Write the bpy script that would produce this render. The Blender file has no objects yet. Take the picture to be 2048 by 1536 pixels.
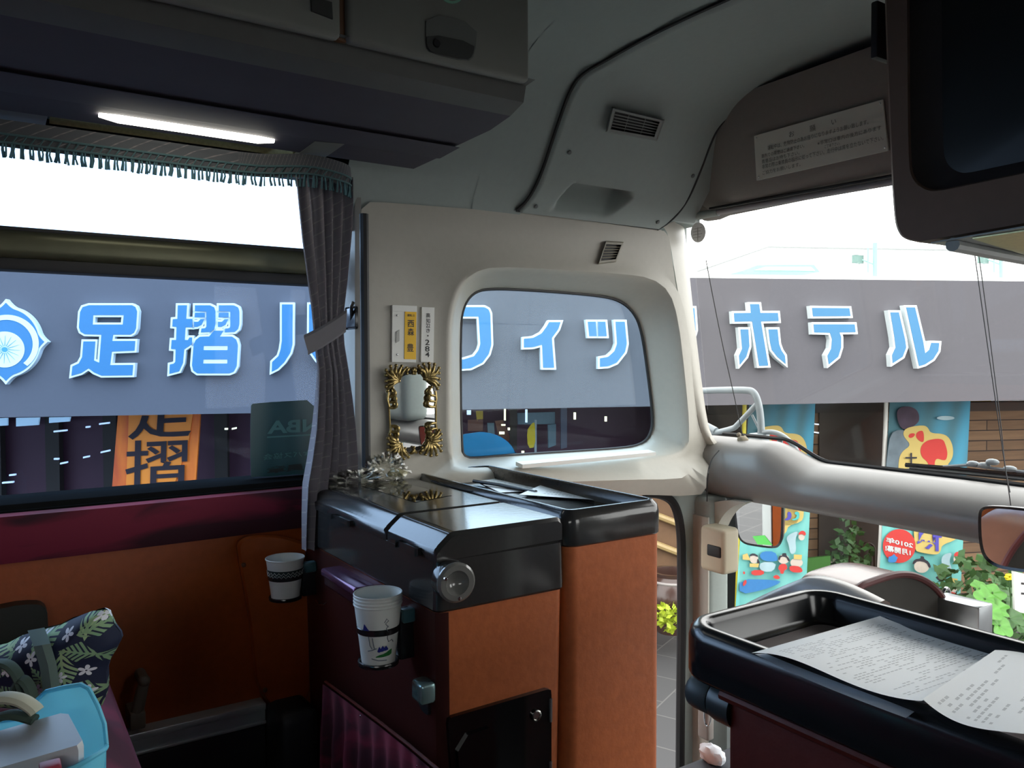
import bpy, bmesh, math, random
from mathutils import Vector, Matrix, noise
from mathutils.geometry import tessellate_polygon
random.seed(7)
SC = bpy.context.scene
COL = SC.collection
PI = math.pi

# ------------------------------------------------------------------ camera
CAMZ = 2.40                       # eye height above the road outside
FPX = 1592.0                      # focal length in pixels of the 2048 px wide frame
YAW, PITCH, ROLL = math.radians(56.7), math.radians(1.55), 0.0043
_c = Vector((-math.sin(YAW), math.cos(YAW), 0)); _r = Vector((math.cos(YAW), math.sin(YAW), 0)); _z = Vector((0, 0, 1))
CF = _c*math.cos(PITCH) - _z*math.sin(PITCH)
_u = _c*math.sin(PITCH) + _z*math.cos(PITCH)
CR = _r*math.cos(ROLL) - _u*math.sin(ROLL)
CU = _u*math.cos(ROLL) + _r*math.sin(ROLL)
EYE = Vector((0, 0, CAMZ))
cam_d = bpy.data.cameras.new('camera'); cam = bpy.data.objects.new('camera', cam_d); COL.objects.link(cam)
cam_d.sensor_width = 36; cam_d.lens = FPX*36/2048; cam_d.clip_start = 0.02; cam_d.clip_end = 200
cam.matrix_world = Matrix(((CR.x, CU.x, -CF.x, EYE.x), (CR.y, CU.y, -CF.y, EYE.y), (CR.z, CU.z, -CF.z, EYE.z), (0, 0, 0, 1)))
SC.camera = cam

# ------------------------------------------------------------------ sky and exposure (overcast daylight)
W = bpy.data.worlds.new('overcast_sky'); SC.world = W; W.use_nodes = True
wn = W.node_tree; bg = wn.nodes['Background']
bg.inputs[0].default_value = (0.98, 1.0, 0.985, 1); bg.inputs[1].default_value = 4.8
SC.view_settings.view_transform = 'Standard'; SC.view_settings.look = 'None'
SC.view_settings.gamma = 1.0; SC.view_settings.use_curve_mapping = False
SC.view_settings.exposure = 0.0

# ------------------------------------------------------------------ measuring: a pixel of the photo onto a real plane of the bus
def ray(u, v):
    return CF + CR*((u-1024)/FPX) + CU*((768-v)/FPX)
def X(u, v, x): d = ray(u, v); return EYE + d*(x/d.x)
def Y(u, v, y): d = ray(u, v); return EYE + d*(y/d.y)
def ZR(u, v, r): d = ray(u, v); return EYE + d*(r/d.z)
def S(u, v, s): return EYE + ray(u, v)*s
NF = (CF - CR*0.161); NF.z = 0; NF.normalize()          # the hotel front faces the bus at an angle
NR = Vector((NF.y, -NF.x, 0))                            # along the front, to the right
def N(u, v, D): d = ray(u, v); return EYE + d*(D/d.dot(NF))
def P(x, y, r): return Vector((x, y, CAMZ+r))

# ------------------------------------------------------------------ materials
MATS = {}
def lin(c):
    return tuple((x/12.92 if x <= .04045 else ((x+.055)/1.055)**2.4) for x in c)
class NT:
    def __init__(s, m): s.t = m.node_tree
    def n(s, typ, **k):
        x = s.t.nodes.new(typ)
        for a, b in k.items(): setattr(x, a, b)
        return x
    def l(s, a, b): s.t.links.new(a, b)
    def m(s, op, a, b=None, c=None):
        x = s.n('ShaderNodeMath', operation=op)
        for i, q in enumerate((a, b, c)):
            if q is None: continue
            if isinstance(q, (int, float)): x.inputs[i].default_value = q
            else: s.l(q, x.inputs[i])
        return x.outputs[0]
    def mix(s, f, a, b):
        x = s.n('ShaderNodeMix', data_type='RGBA')
        for i, q in ((0, f), (6, a), (7, b)):
            if isinstance(q, (int, float)): x.inputs[i].default_value = q
            elif isinstance(q, tuple): x.inputs[i].default_value = (*q[:3], 1)
            else: s.l(q, x.inputs[i])
        return x.outputs[2]
def mat(name, col, rough=.5, metal=0., spec=.5, var=.12, scale=30., bump=0., trans=0., coat=0., coord='Object'):
    if name in MATS: return MATS[name]
    m = bpy.data.materials.new(name); m.use_nodes = True; MATS[name] = m
    t = NT(m); p = m.node_tree.nodes['Principled BSDF']
    tc = t.n('ShaderNodeTexCoord'); nz = t.n('ShaderNodeTexNoise'); nz.inputs['Scale'].default_value = scale; nz.inputs['Detail'].default_value = 4
    t.l(tc.outputs[coord], nz.inputs['Vector'])
    a = tuple(x*(1-var) for x in col); b = tuple(min(1, x*(1+var)) for x in col)
    t.l(t.mix(nz.outputs[0], a, b), p.inputs['Base Color'])
    p.inputs['Roughness'].default_value = rough; p.inputs['Metallic'].default_value = metal
    p.inputs['Specular IOR Level'].default_value = spec
    p.inputs['Coat Weight'].default_value = coat; p.inputs['Coat Roughness'].default_value = .08
    if trans: p.inputs['Transmission Weight'].default_value = trans
    if bump:
        bn = t.n('ShaderNodeBump'); bn.inputs['Strength'].default_value = bump; bn.inputs['Distance'].default_value = .002
        t.l(nz.outputs[0], bn.inputs['Height']); t.l(bn.outputs[0], p.inputs['Normal'])
    return m
def glass(name, tint, refl=.06):
    m = bpy.data.materials.new(name); m.use_nodes = True; MATS[name] = m
    t = NT(m); nt = m.node_tree; nt.nodes.remove(nt.nodes['Principled BSDF']); out = nt.nodes['Material Output']
    tr = t.n('ShaderNodeBsdfTransparent'); tr.inputs[0].default_value = (*tint, 1)
    gl = t.n('ShaderNodeBsdfGlossy'); gl.inputs['Roughness'].default_value = .02; gl.inputs[0].default_value = (1, 1, 1, 1)
    lw = t.n('ShaderNodeLayerWeight'); lw.inputs[0].default_value = .35
    f = t.m('MULTIPLY_ADD', t.m('POWER', lw.outputs['Facing'], 3.0), .3, refl)
    mx = t.n('ShaderNodeMixShader'); t.l(f, mx.inputs[0]); t.l(tr.outputs[0], mx.inputs[1]); t.l(gl.outputs[0], mx.inputs[2])
    t.l(mx.outputs[0], out.inputs[0]); return m
def emis(name, col, k):
    m = bpy.data.materials.new(name); m.use_nodes = True; MATS[name] = m
    p = m.node_tree.nodes['Principled BSDF']; p.inputs['Base Color'].default_value = (*col, 1)
    p.inputs['Emission Color'].default_value = (*col, 1); p.inputs['Emission Strength'].default_value = k
    return m

# ------------------------------------------------------------------ mesh building
class MB:
    def __init__(s): s.v = []; s.f = []; s.uv = {}
    def add(s, vs, fs, uvs=None):
        o = len(s.v); s.v += [Vector(p) for p in vs]; s.f += [tuple(o+i for i in f) for f in fs]
        if uvs:
            for i, q in enumerate(uvs): s.uv[o+i] = q
        return s
    def rbox(s, lo, hi, r=0.004, seg=2, M=None):
        bm = bmesh.new(); bmesh.ops.create_cube(bm, size=1)
        lo = Vector(lo); hi = Vector(hi)
        for q in bm.verts: q.co = Vector(((lo.x+hi.x)/2+q.co.x*(hi.x-lo.x), (lo.y+hi.y)/2+q.co.y*(hi.y-lo.y), (lo.z+hi.z)/2+q.co.z*(hi.z-lo.z)))
        if r > 0: bmesh.ops.bevel(bm, geom=bm.edges[:], offset=r, segments=seg, affect='EDGES', profile=.5)
        bm.verts.index_update()
        vs = [M @ q.co if M else q.co.copy() for q in bm.verts]; fs = [[q.index for q in f.verts] for f in bm.faces]
        bm.free(); return s.add(vs, fs)
    def grid(s, rows, closed=False, uv=False):
        n = len(rows[0]); vs = [p for r in rows for p in r]; fs = []
        for i in range(len(rows)-1):
            for j in range(n if closed else n-1):
                k = (j+1) % n; fs.append((i*n+j, i*n+k, (i+1)*n+k, (i+1)*n+j))
        uvs = [(j/(n-1), i/(len(rows)-1)) for i in range(len(rows)) for j in range(n)] if uv else None
        return s.add(vs, fs, uvs)
    def loft(s, loops, cap0=False, cap1=False):
        s.grid(loops, closed=True)
        if cap0: s.flat([loops[0]])
        if cap1: s.flat([loops[-1]])
        return s
    def flat(s, loops):
        tr = tessellate_polygon([[Vector(p) for p in l] for l in loops]); vs = [p for l in loops for p in l]
        return s.add(vs, [t for t in tr if len(set(t)) == 3])
    def prism(s, loops, d, back=True):
        d = Vector(d); L2 = [[Vector(p)+d for p in l] for l in loops]
        s.flat(loops)
        if back: s.flat(L2)
        for a, b in zip(loops, L2): s.grid([a, b], closed=True)
        return s
    def tube(s, pts, r, n=8, caps=True, closed=False, flat=1.0, up=None):
        pts = [Vector(p) for p in pts]; m = len(pts); rows = []
        up = Vector(up) if up else Vector((0.13, 0.21, 1)).normalized(); a0 = None
        for i, p in enumerate(pts):
            if closed: d = pts[(i+1) % m]-pts[i-1]
            else: d = pts[min(i+1, m-1)]-pts[max(i-1, 0)]
            d.normalize()
            if a0 is None:
                a0 = d.cross(up)
                if a0.length < 1e-4: a0 = d.cross(Vector((1, 0, 0)))
            a0 = (a0 - d*a0.dot(d)).normalized(); b = d.cross(a0)
            rr = r(i/(m-1)) if callable(r) else r
            rows.append([p + a0*math.cos(2*PI*k/n)*rr + b*math.sin(2*PI*k/n)*rr*flat for k in range(n)])
        if closed: rows.append(rows[0])
        s.grid(rows, closed=True)
        if caps and not closed:
            s.add(rows[0], [tuple(range(n))[::-1]]); s.add(rows[-1], [tuple(range(n))])
        return s
    def lathe(s, prof, c, ax=(0, 0, 1), n=32, a=None):
        ax = Vector(ax).normalized(); e = ax.orthogonal().normalized(); g = ax.cross(e); c = Vector(c)
        rows = [[c + ax*h + e*math.cos(2*PI*k/n)*r + g*math.sin(2*PI*k/n)*r for k in range(n)] for r, h in prof]
        return s.grid(rows, closed=True)
    def ball(s, c, r, n=12, sc=(1, 1, 1), lump=0., freq=3.):
        c = Vector(c); rows = []
        for i in range(n+1):
            th = PI*i/n; row = []
            for k in range(2*n):
                ph = PI*k/n; d = Vector((math.sin(th)*math.cos(ph), math.sin(th)*math.sin(ph), math.cos(th)))
                q = 1 + (lump*noise.noise(d*freq+c*10) if lump else 0)
                row.append(c + Vector((d.x*sc[0], d.y*sc[1], d.z*sc[2]))*r*q)
            rows.append(row)
        return s.grid(rows, closed=True)
    def mesh(s, name, m, off, smooth=35., merge=True):
        me = bpy.data.meshes.new(name); me.from_pydata([p-off for p in s.v], [], s.f)
        if s.uv:
            ul = me.uv_layers.new(name='UVMap')
            for lp in me.loops: ul.data[lp.index].uv = s.uv.get(lp.vertex_index, (0, 0))
        bm = bmesh.new(); bm.from_mesh(me)
        if merge and not s.uv: bmesh.ops.remove_doubles(bm, verts=bm.verts, dist=1e-5)
        bmesh.ops.recalc_face_normals(bm, faces=bm.faces); bm.to_mesh(me); bm.free()
        for q in me.polygons: q.use_smooth = smooth > 0
        if smooth > 0: me.set_sharp_from_angle(angle=math.radians(smooth))
        me.materials.append(m); return me
def root_loc(o):
    while o.parent: o = o.parent
    return o.location.copy()
def part(name, mb, m, parent, smooth=35., label=None):
    o = bpy.data.objects.new(name, mb.mesh(name, m, root_loc(parent), smooth)); COL.objects.link(o); o.parent = parent
    if label: o['label'] = label
    return o
def tag(o, label, cat, group=None):
    o['label'] = label; o['category'] = cat
    if group: o['group'] = group
    return o
def thing(name, label, cat, loc, group=None):
    o = bpy.data.objects.new(name, None); COL.objects.link(o); o.location = loc; o.empty_display_size = .05
    return tag(o, label, cat, group)
def base_of(mb):
    xs = [p.x for p in mb.v]; ys = [p.y for p in mb.v]; zs = [p.z for p in mb.v]
    return Vector(((min(xs)+max(xs))/2, (min(ys)+max(ys))/2, min(zs)))
def solo(name, mb, m, label, cat, group=None, smooth=35.):
    b = base_of(mb); o = bpy.data.objects.new(name, mb.mesh(name, m, b, smooth)); COL.objects.link(o); o.location = b
    return tag(o, label, cat, group)
def struct(name, mb, m, parent=None, smooth=35.):
    if parent: return part(name, mb, m, parent, smooth)
    b = base_of(mb); o = bpy.data.objects.new(name, mb.mesh(name, m, b, smooth)); COL.objects.link(o); o.location = b
    o['kind'] = 'structure'; return o
def chaikin(p, it=2, closed=True):
    for _ in range(it):
        q = []; n = len(p)
        for i in range(n if closed else n-1):
            a = p[i]; b = p[(i+1) % n]
            q += [tuple(a[k]*.75+b[k]*.25 for k in range(len(a))), tuple(a[k]*.25+b[k]*.75 for k in range(len(a)))]
        p = q if closed else [p[0]]+q+[p[-1]]
    return p
def polar(poly, c, n):
    out = []
    for k in range(n):
        a = 2*PI*k/n; d = (math.cos(a), math.sin(a)); best = None
        for i in range(len(poly)):
            p = poly[i]; q = poly[(i+1) % len(poly)]; e = (q[0]-p[0], q[1]-p[1])
            den = d[0]*e[1]-d[1]*e[0]
            if abs(den) < 1e-9: continue
            w = (p[0]-c[0], p[1]-c[1]); t = (w[0]*e[1]-w[1]*e[0])/den; s_ = (w[0]*d[1]-w[1]*d[0])/den
            if t > 0 and -1e-6 <= s_ <= 1+1e-6 and (best is None or t > best): best = t
        out.append((c[0]+d[0]*best, c[1]+d[1]*best))
    return out
def offset(poly, d):
    """outset a 2D polygon by d (mitred, limited)"""
    n = len(poly); A = sum(poly[i][0]*poly[(i+1) % n][1]-poly[(i+1) % n][0]*poly[i][1] for i in range(n)); sg = 1 if A > 0 else -1
    out = []
    for i in range(n):
        p = poly[i-1]; q = poly[i]; r = poly[(i+1) % n]
        e1 = Vector((q[0]-p[0], q[1]-p[1])).normalized(); e2 = Vector((r[0]-q[0], r[1]-q[1])).normalized()
        n1 = Vector((e1.y, -e1.x))*sg; n2 = Vector((e2.y, -e2.x))*sg; b = n1+n2
        if b.length < .2: b = n1
        b.normalize(); k = d/max(.5, b.dot(n1)); out.append((q[0]+b.x*k, q[1]+b.y*k))
    return out
def rrect(x0, x1, y0, y1, r, n=6):
    o = []
    for cx, cy, a in ((x1-r, y1-r, 0), (x0+r, y1-r, 90), (x0+r, y0+r, 180), (x1-r, y0+r, 270)):
        for k in range(n+1):
            t = math.radians(a+90*k/n); o.append((cx+r*math.cos(t), cy+r*math.sin(t)))
    return o
def lerp(a, b, t): return a+(b-a)*t
def sstep(a, b, x):
    t = max(0, min(1, (x-a)/(b-a))); return t*t*(3-2*t)
_tc = {}
def text_verts(body, bold):
    if (body, bold) in _tc: return _tc[body, bold]
    c = bpy.data.curves.new('lettering', 'FONT'); c.body = body; c.size = 1; c.offset = bold; c.resolution_u = 3; c.align_x = 'CENTER'; c.space_line = .95
    o = bpy.data.objects.new('lettering', c); COL.objects.link(o); bpy.context.view_layer.update()
    dg = bpy.context.evaluated_depsgraph_get(); me = bpy.data.meshes.new_from_object(o.evaluated_get(dg))
    vs = [q.co.copy() for q in me.vertices]; fs = [tuple(p.vertices) for p in me.polygons]
    bpy.data.objects.remove(o); bpy.data.curves.remove(c); bpy.data.meshes.remove(me)
    x0 = min(q.x for q in vs); x1 = max(q.x for q in vs); y0 = min(q.y for q in vs); y1 = max(q.y for q in vs)
    vs = [((q.x-x0)/max(1e-6, x1-x0), (y1-q.y)/max(1e-6, y1-y0)) for q in vs]
    _tc[body, bold] = (vs, fs); return vs, fs
def lettering(mb, body, TL, TR, BL, off=.0012, bold=0., mirror=False):
    vs, fs = text_verts(body, bold); n = (TR-TL).cross(BL-TL).normalized()
    if n.dot(EYE-TL) < 0: n = -n
    return mb.add([TL + (TR-TL)*((1-x) if mirror else x) + (BL-TL)*y + n*off for x, y in vs], fs)
# ------------------------------------------------------------------ materials of the bus and the street
beige = mat('beige_moulding', lin((.715, .70, .66)), .42, spec=.4, var=.05, scale=60, bump=.15)
grey_mould = mat('grey_moulding', lin((.59, .625, .61)), .5, spec=.35, var=.05, scale=60, bump=.15)
dash_mat = mat('grey_vinyl', lin((.52, .51, .50)), .36, spec=.5, var=.08, scale=18, bump=.1)
header_mat = mat('header_cloth', lin((.50, .475, .455)), .75, var=.06, scale=80, bump=.2)
ceil_mat = mat('ceiling_cloth', lin((.50, .53, .51)), .8, var=.06, scale=80, bump=.2)
black_rub = mat('black_rubber', (.012, .012, .014), .55, var=.1)
black_pl = mat('black_plastic', (.014, .015, .017), .2, spec=.6, var=.15, scale=40)
lid_mat = mat('charcoal_plastic', (.030, .030, .030), .15, spec=.65, var=.12, scale=120, bump=.05)
gloss_blk = mat('gloss_black', (.006, .006, .007), .06, spec=.6)
rack_grey = mat('rack_grey', (.11, .112, .105), .6, var=.1)
rack_purple = mat('rack_purple', (.062, .055, .075), .7, var=.1)
rack_door = mat('rack_door', (.22, .225, .205), .5, var=.06)
rack_gloss = mat('rack_dark_gloss', (.016, .006, .003), .15, spec=.12)
orange_edge = mat('brown_edge', (.12, .045, .012), .5)
leather = mat('tan_leather', (.46, .125, .042), .42, spec=.4, var=.22, scale=70, bump=.35)
leather_wall = mat('orange_leather', lin((.60, .28, .085)), .48, spec=.35, var=.2, scale=60, bump=.3)
leather_dark = mat('maroon_leather', lin((.36, .13, .10)), .42, spec=.4, var=.2, scale=60, bump=.3)
chrome = mat('chrome', (.75, .76, .78), .12, metal=1., var=.03)
alu = mat('brushed_aluminium', (.50, .53, .55), .3, metal=1., var=.1, scale=40)
steel_grey = mat('grey_paint', lin((.56, .60, .62)), .35, var=.08, scale=20)
white_pl = mat('white_plastic', lin((.88, .88, .86)), .4, var=.03)
white_skin = mat('white_coachwork', lin((.86, .88, .88)), .3, var=.04, scale=5)
mirror_m = mat('mirror_glass', (.86, .88, .88), .015, metal=1., var=0)
teal_glass = glass('tinted_side_glass', (.68, .82, 1.0), .005)
quarter_glass = glass('quarter_glass', (.79, .91, 1.0), .008)
clear_glass = glass('windscreen_glass', (.955, .95, .945), .01)
ink = mat('black_ink', (.02, .02, .022), .6)
olive_bar = mat('olive_anodised', lin((.40, .40, .32)), .38, metal=.6, var=.12, scale=30)

def velvet():
    m = mat('crimson_velvet', lin((.40, .06, .16)), .85, var=.0)
    t = NT(m); p = m.node_tree.nodes['Principled BSDF']
    tc = t.n('ShaderNodeTexCoord'); nz = t.n('ShaderNodeTexNoise'); nz.inputs['Scale'].default_value = 4.5; nz.inputs['Detail'].default_value = 3; nz.inputs['Distortion'].default_value = 1.2
    mp = t.n('ShaderNodeMapping'); mp.inputs['Scale'].default_value = (1, .8, 2.0); t.l(tc.outputs['Object'], mp.inputs[0]); t.l(mp.outputs[0], nz.inputs['Vector'])
    rp = t.n('ShaderNodeValToRGB'); rp.color_ramp.elements[0].position = .42; rp.color_ramp.elements[1].position = .56
    rp.color_ramp.elements[0].color = (.030, .004, .012, 1); rp.color_ramp.elements[1].color = (.17, .010, .035, 1)
    t.l(nz.outputs[0], rp.inputs[0]); t.l(rp.outputs[0], p.inputs['Base Color'])
    p.inputs['Sheen Weight'].default_value = .4; p.inputs['Sheen Tint'].default_value = (.8, .2, .3, 1)
    return m
velvet_m = velvet()

# ------------------------------------------------------------------ the bus shell
XL, XR, YB, FLR = -1.72, 0.78, -3.0, -1.05          # left wall face, right wall face, rear, aisle floor
mb = MB().rbox(P(-1.9, YB, -1.16), P(.9, 1.02, FLR), .003); floor = struct('floor', mb, mat('dark_floor', (.02, .019, .018), .6))
mb = MB().rbox(P(-1.9, 1.02, -1.6), P(.9, 2.0, -1.5), .003); struct('floor_stepwell', mb, mat('step_floor', (.03, .03, .03), .6))
mb = MB().rbox(P(-1.9, YB, .765), P(.9, 1.9, .86), .003); struct('ceiling', mb, ceil_mat)
mb = MB().rbox(P(-1.9, YB-.08, -1.1), P(.9, YB, .8), .003); struct('wall_rear', mb, mat('dark_partition', (.05, .045, .045), .7))
mb = MB(); mb.rbox(P(XR, YB, -1.5), P(.9, 1.95, -.50), .003); mb.rbox(P(XR, YB, .42), P(.9, 1.95, .8), .003)
mb.rbox(P(XR, YB, -.52), P(.9, .95, -.02), .003); mb.rbox(P(XR, YB, -.05), P(.9, -1.5, .43), .003); mb.rbox(P(XR, -.35, -.05), P(.9, 1.0, .43), .003); mb.rbox(P(XR, -1.55, .36), P(.9, -.3, .43), .003); mb.rbox(P(XR, 1.72, -.52), P(.9, 1.95, .43), .003); mb.rbox(P(XR, .9, -.52), P(.9, 1.75, -.24), .003)
struct('wall_right', mb, mat('right_wall', (.20, .195, .185), .7))
mb = MB().rbox(P(.83, 1.0, -.24), P(.838, 1.72, .42), 0); struct('window_5', mb, clear_glass); mb = MB().rbox(P(.83, -1.5, -.02), P(.838, -.35, .36), 0); struct('window_6', mb, clear_glass)  # unseen right-side windows, added and sized for the light they let in

# left wall below the window
mb = MB().rbox(P(-1.88, YB, -1.1), P(XL, .72, -.355), .004); mb.rbox(P(-1.88, .6, -1.1), P(-1.73, 1.04, -.32), .003)
wall_left = struct('wall_left', mb, leather_wall)
mb = MB()      # raised moulded cover at the front end of the leather wall
pts = chaikin([(470, 1095), (476, 1078), (500, 1068), (560, 1069), (600, 1082), (632, 1090), (640, 1420), (516, 1420), (500, 1250)], 2)
L0 = [X(u, v, XL-.001) for u, v in pts]; c0 = (560, 1240)
L1 = [X(lerp(u, c0[0], .03), lerp(v, c0[1], .012), XL+.022) for u, v in pts]; L2 = [X(lerp(u, c0[0], .10), lerp(v, c0[1], .035), XL+.028) for u, v in pts]
mb.loft([L0, L1, L2], cap1=True); struct('raised_cover', mb, leather_wall, wall_left)
for (u, v) in ((487, 1130), (530, 1380)):
    mb = MB().ball(X(u, v, XL+.030), .005, 6); struct('screw', mb, mat('brown_screw', (.10, .04, .02), .4), wall_left)
mb = MB(); rows = []
for i in range(60):
    y = lerp(YB, .72, i/59); rows.append([P(XL+dx+.004*math.sin(y*9), y, r) for dx, r in ((0, -.272), (.014, -.276), (.018, -.30), (.018, -.345), (.012, -.362), (0, -.364))])
mb.grid(rows); struct('trim_1', mb, velvet_m)
# dark green panel with a rounded corner on the leather wall, grey lever, heater duct
mb = MB(); pts = [(-60, 1235), (20, 1212), (70, 1208), (88, 1212), (97, 1230), (100, 1420), (-60, 1440)]
pts = chaikin(pts, 1); mb.prism([[X(u, v, XL+.035) for u, v in pts]], (-.034, 0, 0)); 
solo('wall_pocket', mb, mat('dark_green_plastic', (.022, .028, .024), .5), 'dark green panel with rounded corner on the orange leather wall behind the floral bag', 'panel')
mb = MB(); a = X(288, 1362, XL+.05); b = X(274, 1425, XL+.05); mb.tube([a+Vector((-.05, 0, 0)), a, lerp(a, b, .5), b], lambda t: .010+.002*t, 10)
mb.ball(a, .0115, 8); mb.rbox(b+Vector((-.052, -.014, -.03)), b+Vector((.012, .014, .004)), .004)
solo('lever', mb, mat('grey_lever', (.16, .13, .10), .5), 'short grey rounded lever standing in front of the orange leather wall', 'lever')
t = thing('heater_duct', 'silver edged heater duct along the foot of the orange leather wall', 'duct', P(-1.62, 0, FLR))
mb = MB().rbox(P(-1.74, -2.5, FLR), P(-1.690, .479, -.768), .004); part('casing', mb, mat('duct_casing', (.03, .035, .04), .5), t)
mb = MB(); mb.rbox(P(-1.735, -2.5, -.768), P(-1.690, .479, -.722), .003); mb.rbox(P(-1.735, -2.5, -.735), P(-1.684, .479, -.720), .003); mb.rbox(P(-1.72, -2.5, -.765), P(-1.685, .479, -.758), .002); part('rail', mb, mat('satin_aluminium', (.62, .66, .68), .35, metal=.5, var=.08), t)
mb = MB().rbox(P(-1.715, .480, FLR), P(-1.60, .568, -.722), .022, 4); part('end_cover', mb, mat('dark_rubber_cover', (.018, .020, .024), .5), t)
mb = MB().rbox(P(-1.68, -1, FLR), P(-1.1, .566, -.93), .01); struct('floor_step', mb, mat('floor_tread', (.035, .036, .028), .65))

# ------------------------------------------------------------------ window_1: the big side window
win = struct('window_1', MB().rbox(P(-1.803, -2.9, -.27), P(-1.797, .73, .46), 0), teal_glass)
mb = MB(); mb.rbox(P(-1.86, -2.9, -.305), P(-1.728, .73, -.257), .004); mb.rbox(P(-1.80, -2.9, -.272), P(-1.722, .73, -.268), .002); mb.rbox(P(-1.86, -2.9, .45), P(-1.735, .73, .5), .006)
struct('window_frame', mb, mat('black_frame', (.010, .011, .012), .8, spec=.0), win)
mb = MB().rbox(P(-1.79, -2.9, .196), P(-1.745, .66, .252), .018, 4); struct('mid_rail', mb, olive_bar, win)
mb = MB(); mb.rbox(P(-1.795, -2.9, .176), P(-1.750, .66, .199), .004); mb.rbox(P(-1.795, -2.9, .249), P(-1.755, .66, .258), .003); struct('seal', mb, black_rub, win)
mb = MB().rbox(P(-1.90, YB, .44), P(-1.742, .72, .80), .004); struct('wall_left_upper', mb, rack_grey)
mb = MB().rbox(P(-1.93, YB, -1.3), P(-1.885, 1.04, -.29), .01); struct('body_panel', mb, white_skin)

# ------------------------------------------------------------------ trim_2: moulded front corner with the quarter window
NW = 144; cw = (1112, 745)
G = [(922, 900), (920, 650), (928, 610), (945, 586), (975, 576), (1080, 581), (1200, 591), (1240, 601), (1268, 625), (1283, 660), (1296, 750), (1306, 835), (1303, 865), (1288, 886), (1255, 896), (1130, 904), (1000, 912), (945, 917), (930, 914)]
RR = [(903, 928), (902, 680), (907, 620), (922, 575), (950, 549), (990, 538), (1100, 543), (1240, 552), (1300, 560), (1335, 585), (1352, 640), (1366, 760), (1374, 850), (1372, 897), (1330, 911), (1200, 920), (1000, 934), (930, 938)]
R2 = offset(RR, 12); R2 = [(u, v) for u, v in R2]
OO = [(722, 990), (722, 420), (730, 404), (760, 404), (1035, 425), (1180, 441), (1325, 459), (1338, 470), (1350, 560), (1368, 660), (1384, 780), (1400, 862), (1422, 893), (1436, 901), (1420, 920), (1413, 950), (1412, 988), (1360, 992), (1310, 990)]
MIDL = [(lerp(a[0], b[0], .5), lerp(a[1], b[1], .5)) for a, b in zip(polar(R2, cw, NW), polar(OO, cw, NW))]
def xb(u, v, x0): return x0 + .085*sstep(905, 965, v) - .03*sstep(968, 1000, v)
def ring(poly, x0, bulge=True, pol=True):
    pl = polar(chaikin(poly, 1) if pol else poly, cw, NW) if pol else poly
    return [X(u, v, xb(u, v, x0) if bulge else x0) for u, v in pl]
mb = MB()
rings = [ring(offset(G, -1), -1.815, False), ring(G, -1.803, False), ring([(lerp(a[0], b[0], .35), lerp(a[1], b[1], .35)) for a, b in zip(polar(G, cw, NW), polar(RR, cw, NW))], -1.765, False, False),
         ring([(lerp(a[0], b[0], .8), lerp(a[1], b[1], .8)) for a, b in zip(polar(G, cw, NW), polar(RR, cw, NW))], -1.72), ring(RR, -1.698), ring(offset(RR, 5), -1.692), ring(R2, -1.694), ring(offset(RR, 22), -1.70), ring(MIDL, -1.70, True, False), 
         [X(u, v, xb(u, v, -1.70)) for u, v in polar(OO, cw, NW)]]
mb.loft(rings); trim2 = struct('trim_2', mb, beige, smooth=50)
# return of the moulding towards the side window, and its pillar strip beside the windscreen
mb = MB(); a = [X(722, v, -1.70) for v in range(395, 1000, 20)]; mb.grid([[p for p in a], [p+Vector((-.006, -.012, 0)) for p in a], [p+Vector((-.03, -.018, 0)) for p in a], [p+Vector((-.14, -.018, 0)) for p in a]])
struct('moulding_edge', mb, beige, trim2)
gl = chaikin([(1363, 440), (1369, 452), (1380, 560), (1394, 690), (1406, 790), (1413, 838), (1420, 866), (1434, 885)], 2, False)
il = [(1325, 452), (1338, 470), (1352, 560), (1369, 660), (1385, 780), (1399, 855), (1410, 884), (1420, 900)]
il = chaikin(il, 2, False)
A = [X(u, v, -1.70) for u, v in il]; B = [Y(u, v, 1.845) for u, v in gl]
Mid = [(p*.45+q*.55)+Vector((.018, -.012, 0)) for p, q in zip(A, B)]
mb = MB().grid([A, [(p*.75+q*.25)+Vector((.012, -.008, 0)) for p, q in zip(A, B)], Mid, [(p*.15+q*.85)+Vector((.012, -.005, 0)) for p, q in zip(A, B)], B, [q+(q-EYE).normalized()*.09+Vector((-.01, 0, 0)) for q in B]])
struct('trim_3', mb, beige, smooth=60)
w2 = struct('window_2', MB().prism([[X(u, v, -1.806) for u, v in offset(G, 8)]], (-.005, 0, 0)), quarter_glass)
mb = MB().tube([X(u, v, -1.800) for u, v in chaikin(G, 2)], .0045, 6, closed=True); struct('seal', mb, black_rub, w2)
mb = MB(); mb.rbox(P(-1.90, .72, .42), P(-1.75, 1.85, .80), .004); mb.rbox(P(-1.86, .735, -.40), P(-1.815, .98, .44), .004); mb.rbox(P(-1.87, 1.80, -.40), P(-1.815, 1.86, .44), .004)
mb.rbox(P(-1.87, .9, -.40), P(-1.815, 1.8, -.275), .004); struct('wall_left_front', mb, grey_mould)
mb = MB(); q = [X(u, v, -1.628) for u, v in ((1045, 937), (1312, 911), (1312, 904), (1045, 929))]; mb.prism([q], (-.03, 0, .004))
solo('sill_strip', mb, white_pl, 'thin white plastic strip lying on the sill of the quarter window', 'strip')

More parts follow.
